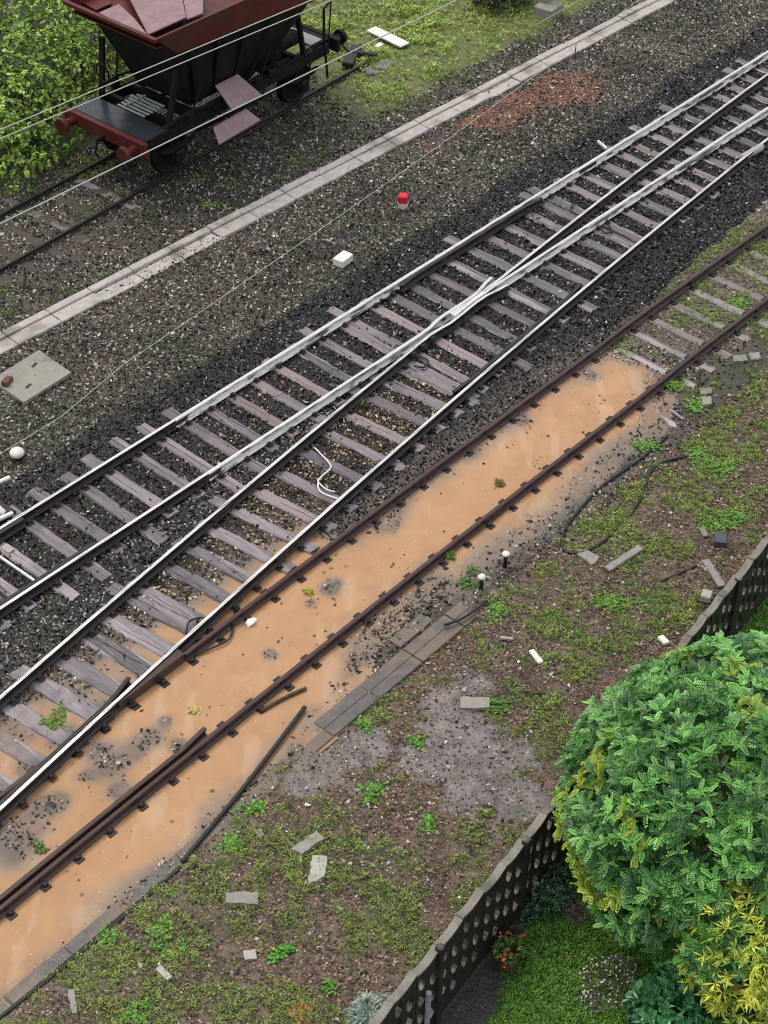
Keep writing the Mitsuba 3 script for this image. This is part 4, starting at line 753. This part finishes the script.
weed(650, 442, .2, 130, LG, HG, 'bright green tuft at the edge of the flood', .16); weed(672, 384, .2, 110, LG, HG, 'green tuft beside the rusty rail above the broken board'); weed(693, 400, .25, 120, LG, HG, 'light green weed beside two small blocks')
weed(745, 302, .2, 90, LG, HG, 'small green weed beside the rusty rail at the right edge')
weed(284, 952, .13, 90, LG, (.12, .42, .04), 'fresh green leafy plant on the lower bank', .16); weed(253, 808, .16, 80, LG, HG, 'green weed beside the kerb near the black pole')
weed(231, 840, .17, 110, LG, HG, 'bright weed growing at the kerb above the left slab'); weed(160, 940, .25, 150, LG, HG, 'wide green weed patch by the kerb'); weed(110, 935, .16, 80, LG, HG, 'small green weed at the kerb edge'); weed(140, 1008, .16, 90, LG, HG, 'green weed at the bottom edge left')
weed(372, 797, .22, 110, LG, HG, 'green weed among pale rubble on the bank'); weed(363, 722, .14, 80, LG, HG, 'green weed near the kerb above the bare grey patch'); weed(415, 740, .12, 60, LG, HG, 'little green weed in the bare grey patch'); weed(428, 824, .12, 60, LG, HG, 'little green weed at the foot of the bare grey patch'); weed(495, 705, .2, 110, (.04, .11, .02), (.1, .25, .04), 'green weed right of the half buried slab')
weed(470, 578, .22, 90, (.04, .09, .02), (.09, .2, .05), 'dark weed in the water between the two bollards'); weed(497, 612, .2, 90, LG, HG, 'green weed below the bollards'); weed(450, 552, .1, 50, (.04, .1, .02), (.1, .22, .04), 'small weed in the mud at the rusty rail')
weed(50, 716, .24, 110, (.06, .14, .02), (.18, .3, .05), 'yellow green weed on flooded sleepers of the curving track', .07); weed(308, 588, .1, 34, (.2, .2, .03), (.4, .36, .05), 'yellow green weed standing in the muddy water', .08); weed(195, 706, .07, 26, (.4, .36, .12), (.6, .5, .2), 'pale yellow leaf tuft in the muddy water', .06); weed(38, 843, .09, 40, (.05, .1, .02), (.12, .2, .04), 'small green tuft in the muddy water at the left edge', .06)
weed(361, 399, .08, 34, LG, HG, 'small weed between the crossing rails'); weed(500, 480, .1, 30, (.06, .06, .02), (.14, .13, .04), 'brown weed tuft standing in the flood', .07)
weed(213, 206, .2, 80, (.05, .12, .03), (.14, .28, .08), 'green weed near the trough below the wagon'); weed(330, 985, .12, 40, LG, HG, 'spiky green plant low on the bank', .1); weed(300, 1012, .13, 46, (.3, .12, .03), (.5, .24, .08), 'orange brown dead leaf cluster at the bottom edge', .06)

# ------------------------------------------------------------------ tree, shrubs and hedge
def pinnate(pairs=7, rng=rg):
    V, F = [], []
    def leaflet(b, d, L, w, droop):
        n = np.array([-d[1], d[0], 0]); o = len(V); tip = b + d * L + [0, 0, -droop]; mid = b + d * L * .5
        V.extend([b, mid + n * w + [0, 0, .012], tip, mid - n * w + [0, 0, .012], mid]); F.extend([(o, o + 4, o + 1), (o + 4, o + 2, o + 1), (o, o + 3, o + 4), (o + 4, o + 3, o + 2)])
    for i in range(pairs):
        u = .16 + .76 * i / (pairs - 1); sz = .25 * (1 - .35 * abs(u - .5) * 2); z = .22 * u - .42 * u * u
        for s in (-1, 1):
            a = s * rng.uniform(.95, 1.25); leaflet(np.array([u, 0, z]), np.array([math.cos(a), math.sin(a), 0]), sz, sz * .36, .03)
    leaflet(np.array([.92, 0, .22 * .92 - .42 * .92 ** 2]), np.array([1.0, 0, 0]), .22, .06, .06)
    o = len(V); V.extend([np.array(q, float) for q in ((0, -.012, 0), (0, .012, 0), (.95, .006, -.17), (.95, -.006, -.17))]); F.extend([(o, o + 1, o + 2), (o, o + 2, o + 3)])
    return np.array(V, float), np.array(F)
PIN = [pinnate(p_) for p_ in (6, 7, 8, 7)]
def frame_of(n, rng):
    """matrices whose x axis points along n, with a random roll kept mostly upright"""
    n = n / np.linalg.norm(n, axis=1, keepdims=True); up = np.array([0, 0, 1.0]) + rng.normal(0, .35, n.shape); y = np.cross(up, n); y /= np.linalg.norm(y, axis=1, keepdims=True); return np.stack([n, y, np.cross(n, y)], -1)
def shoot_leaves(P, N, rng, k, L, ca, cb, templates, yellow):
    """rosettes of k leaves spreading round each shoot tip"""
    n = len(P); PP = np.repeat(P, k, 0); NN = np.repeat(N, k, 0); t = np.cross(NN, rng.normal(size=NN.shape)); t /= np.linalg.norm(t, axis=1, keepdims=True)
    D = NN * rng.uniform(.15, .9, (n * k, 1)) + t; R = frame_of(D, rng); base = np.repeat(lerp3(ca, cb, rng.rand(n) ** 1.4), k, 0) * rng.uniform(.8, 1.2, (n * k, 1))
    base = np.where(np.repeat(yellow, k)[:, None], lerp3((.16, .32, .03), (.36, .44, .04), rng.rand(n * k)), base)
    return PP - NN * .03, R, L * rng.uniform(.65, 1.15, n * k), base
def crown(cen, rad, n, rng, lump=.16, f=1.4, seed=5, deep=.25):
    d = rng.normal(size=(n, 3)); d /= np.linalg.norm(d, axis=1, keepdims=True); d = d[d[:, 2] > -.85]
    r = 1 + lump * 2 * (meshkit.fbm(d * f + 3.1, 3, seed) - .5) + .5 * lump * (meshkit.fbm(d * 5, 2, seed + 1) - .5); q = 1 - deep * rng.rand(len(d)) ** 2.2
    return cen + d * rad * (r * q)[:, None], d / rad * np.mean(rad)
rt = np.random.RandomState(303)
tree = thing('round_tree', 'dense green feathery leaved tree filling the lower right in front of the fence', 'tree')
TC, TRD = at(748, 797, 1.75), np.array([2.5, 2.2, 1.42])
P, N = crown(TC, TRD, 8200, rt, .2, 2.3, 5, .3); k = meshkit.fbm(P * 3.0, 3, 15) > .45; P, N = P[k], N[k]
N = N + np.array([0, 0, .45]); N /= np.linalg.norm(N, axis=1, keepdims=True)
ok = P[:, 2] > -.1; P, N = P[ok], N[ok]
yel = ((meshkit.fbm(P * 1.9, 2, 9) > .7) | ((project(P)[0] < 600) & (meshkit.fbm(P * 1.6, 2, 12) > .56) & (P[:, 2] > 1.0))) & (rt.rand(len(P)) < .8)
lp, lr, ls, lc = shoot_leaves(P, N, rt, 6, .165, (.012, .07, .02), (.21, .54, .12), PIN, yel)
toward = CAM - TC; toward /= np.linalg.norm(toward); pxx, pyy = project(P)
vis = ((P - TC) / TRD @ toward > .2) & (pxx > 0) & (pxx < 768) & (pyy > 0) & (pyy < 1024); order = np.argsort(-(np.where(vis, 1, 0) * (10 + (P - TC) @ toward)))[:300]; front = np.zeros(len(P), bool); front[order] = True
for i in np.nonzero(front)[0]:
    s_ = slice(i * 6, i * 6 + 6); m, c = swarm(PIN, lp[s_], lr[s_], ls[s_], lc[s_], rt); obj('leaf_spray', m, 'm_leaf', tree, color=c)
s_ = np.repeat(~front, 6); m, c = swarm(PIN, lp[s_], lr[s_], ls[s_], lc[s_], rt); obj('foliage', m, 'm_leaf', tree, color=c, kind='stuff')
base = np.array([TC[0], TC[1], -.35]); obj('trunk', tube([base, base + [.03, .02, .8], base + [.0, .05, 1.5]], [.16, .13, .11], 10), 'm_bark', tree, smooth=True)
lb = []
for i in range(11):
    a = i * 2.4; e_ = TC + TRD * np.array([math.cos(a) * .72, math.sin(a) * .72, .15 + .55 * math.sin(i * 1.7)]); s0 = base + [0, .04, 1.2 + .03 * i]; mid = (s0 + e_) / 2 + [0, 0, .2]; lb.append(tube([s0, mid, e_], [.06, .04, .012], 7))
obj('limbs', cat(lb), 'm_bark', tree)
def shrub(name, label, cen, rad, n, leaf, ca, cb, templates, yellow=.0, k=4, lump=.25, seed=1, mt='m_leaf', up=.5, catg='shrub', deep=.5):
    r = np.random.RandomState(seed); P, N = crown(np.array(cen, float), np.array(rad, float), n, r, lump, 1.6, seed, deep); N = N + [0, 0, up]; N /= np.linalg.norm(N, axis=1, keepdims=True); g = P[:, 2] > -.35; P, N = P[g], N[g]
    hol = meshkit.fbm(P * 2.4, 3, seed + 9) > (.43 if name == 'thicket_bush' else .3); P, N = P[hol], N[hol]
    y_ = (meshkit.fbm(P * 1.3, 2, seed + 3) > .62) if yellow else np.zeros(len(P), bool); y_ = y_ & (r.rand(len(P)) < yellow)
    a, b, c_, d_ = shoot_leaves(P, N, r, k, leaf, ca, cb, templates, y_); m, c = swarm(templates, a, b, c_, d_, r); key = thing(name, label, catg); obj('foliage', m, mt, key, color=c)
    z0 = gz(cen) - .05; st = [tube([(cen[0] + r.normal(0, .05), cen[1] + r.normal(0, .05), z0), np.array(cen) + np.array(rad) * r.uniform(-.3, .3, 3), np.array(cen) + np.array(rad) * (r.uniform(-.8, .8, 3)) * [1, 1, .6]], [.03, .02, .008], 6) for _ in range(7)]; obj('stems', cat(st), 'm_bark', key)
    return key
NEED = [(np.array([(0, 0, 0), (.5, .09, .03), (1, 0, 0), (.5, -.09, .03), (.5, 0, .07)], float), np.array([(0, 4, 1), (4, 2, 1), (0, 3, 4), (4, 3, 2)]))]
yc = at(752, 955, 1.35); shrub('yellow_shrub', 'yellow green shrub at the right edge in front of the tree', yc, (.85, .8, 1.0), 680, .15, (.22, .32, .03), (.8, .82, .1), NEED, .0, 8, .25, 21)
gc_ = at(665, 1008, .25); shrub('green_shrub', 'blue green broad leaved shrub at the bottom edge below the tree', gc_, (.5, .45, .5), 330, .14, (.03, .13, .05), (.08, .3, .11), LEAVES, .0, 6, .25, 22)
gc2 = at(745, 1040, .3); shrub('green_shrub', 'low green shrub in the bottom right corner under the yellow shrub', gc2, (.6, .5, .5), 330, .14, (.03, .12, .03), (.09, .28, .06), LEAVES, .0, 6, .25, 23)
hc = at(606, 984, -.27); hk = shrub('ground_cushion', 'flat grey brown cushion plant with whitish bits on the lawn at the bottom', hc, (.5, .36, .12), 520, .05, (.05, .045, .045), (.22, .2, .2), NEED, .0, 6, .5, 24)
r = np.random.RandomState(8); P, N = crown(hc, np.array([.48, .34, .13]), 300, r, .5, 1.6, 24, .1); P = P[P[:, 2] > -.3]; m, c = swarm(LEAVES, P, rots(len(P), r, .5), np.full(len(P), .04), lerp3((.3, .29, .28), (.7, .68, .66), r.rand(len(P))), r); obj('dry_bits', m, 'm_grass', hk, color=c, label='whitish dry bits', kind='stuff')
sc_ = at(372, 1026, .5); shrub('silver_shrub', 'silvery green plant tip poking in at the bottom edge', sc_, (.3, .28, .5), 200, .14, (.16, .24, .2), (.4, .48, .42), NEED, .0, 7, .2, 25)
mc = at(545, 890, -.2); shrub('pale_groundcover', 'pale grey green cushion plant in the shade of the fence', mc, (.5, .4, .18), 480, .07, (.035, .09, .045), (.08, .18, .09), LEAVES, .0, 5, .3, 26)
bc_ = at(576, 912, -.2); shrub('grey_cushion', 'small grey dead cushion plant on the lawn near the tree', bc_, (.2, .17, .12), 150, .05, (.08, .07, .07), (.18, .17, .17), NEED, .0, 5, .2, 27)
pc = at(508, 962, -.2); pk = thing('potted_plant', 'potted plant with red flowers standing on the dark path', 'potted plant'); obj('pot', tube([(pc[0], pc[1], -.3), (pc[0], pc[1], -.08)], [.1, .14], 14), 'm_terracotta', pk)
r = np.random.RandomState(9); P, N = crown(np.array([pc[0], pc[1], .06]), np.array([.22, .2, .18]), 120, r, .2, 2, 3, .4); a, b, c_, d_ = shoot_leaves(P, N, r, 4, .08, (.03, .07, .015), (.09, .17, .03), LEAVES, np.zeros(len(P), bool)); m, c = swarm(LEAVES, a, b, c_, d_, r); obj('leaves', m, 'm_leaf', pk, color=c)
P, N = crown(np.array([pc[0], pc[1], .1]), np.array([.24, .22, .2]), 34, r, .2, 2, 3, .1); m, c = swarm(LEAVES, P, rots(len(P), r, .5), np.full(len(P), .06), lerp3((.4, .06, .03), (.6, .2, .08), r.rand(len(P))), r); obj('flowers', m, 'm_grass', pk, color=c, label='orange red flowers')
# the thicket behind the siding
HA, HB = (.05, .15, .025), (.42, .58, .10)
for i, (cx, cy, rx, ry, rz_, n, lab, yl) in enumerate([(19.3, 28.2, 1.9, 1.5, 1.3, 1500, 'leftmost bush of the thicket, low beside the siding rails', .25), (21.2, 28.8, 1.8, 1.5, 1.6, 1600, 'yellowish green bush of the thicket just left of the wagon headstock', .5), (23.3, 29.2, 1.9, 1.5, 1.7, 1600, 'bush of the thicket behind the wagon platform', .3),
        (22.2, 31.3, 2.4, 1.9, 2.3, 2200, 'tall dark bush of the thicket in the upper left, one row back', .2), (25.4, 30.8, 2.1, 1.7, 2.2, 1900, 'bush with yellow leaves at the top edge above the wagon platform', .75), (25.4, 34.2, 2.8, 2.2, 2.9, 1900, 'large bush furthest back in the upper left corner', .3), (19.6, 31.0, 2.2, 1.7, 1.9, 1300, 'bush of the thicket cut by the left edge, second row', .2), (27.6, 29.6, 1.6, 1.3, 1.5, 1100, 'bush hidden mostly behind the hopper body', .4)]):
    shrub('thicket_bush', lab, (cx, cy, rz_ * .45), (rx, ry, rz_), n, .105, HA, HB, LEAVES, yl, 5, .38, 40 + i, up=.35, catg='bush', deep=.7)
shrub('dark_bush', 'dark bush at the top edge left of the concrete post foot', (*at(503, -6, .2)[:2], .35), (.9, .7, .6), 500, .1, (.012, .025, .008), (.04, .07, .02), LEAVES, .0, 5, .3, 60, catg='bush')
GROUPS = {'railway_track': 'railway tracks', 'bollard': 'black bollards at the flood edge', 'weed': 'weed clumps', 'thicket_bush': 'bushes of the thicket behind the siding', 'concrete_fragment': 'broken concrete on the bank', 'overhead_wire': 'overhead wires in front of the wagon',
          'cable_loop': 'black cable loops on the tracks', 'steel_plate': 'dark plates at the siding end', 'flat_brick': 'flat blocks beside the near track', 'broken_board': 'broken board at the tip of the flood', 'white_fragment': 'white fragments on the bank', 'white_cable': 'white cables on the curving track',
          'plank': 'grey planks on the bank', 'green_shrub': 'green shrubs at the bottom edge', 'stick': 'sticks on the bank'}
for k in labels:
    b_ = k[:-4] if k[-3:].isdigit() and k[-4] == '_' else k
    if '__' not in k and b_ in GROUPS and 'category' in labels[k]: labels[k]['group'] = GROUPS[b_]
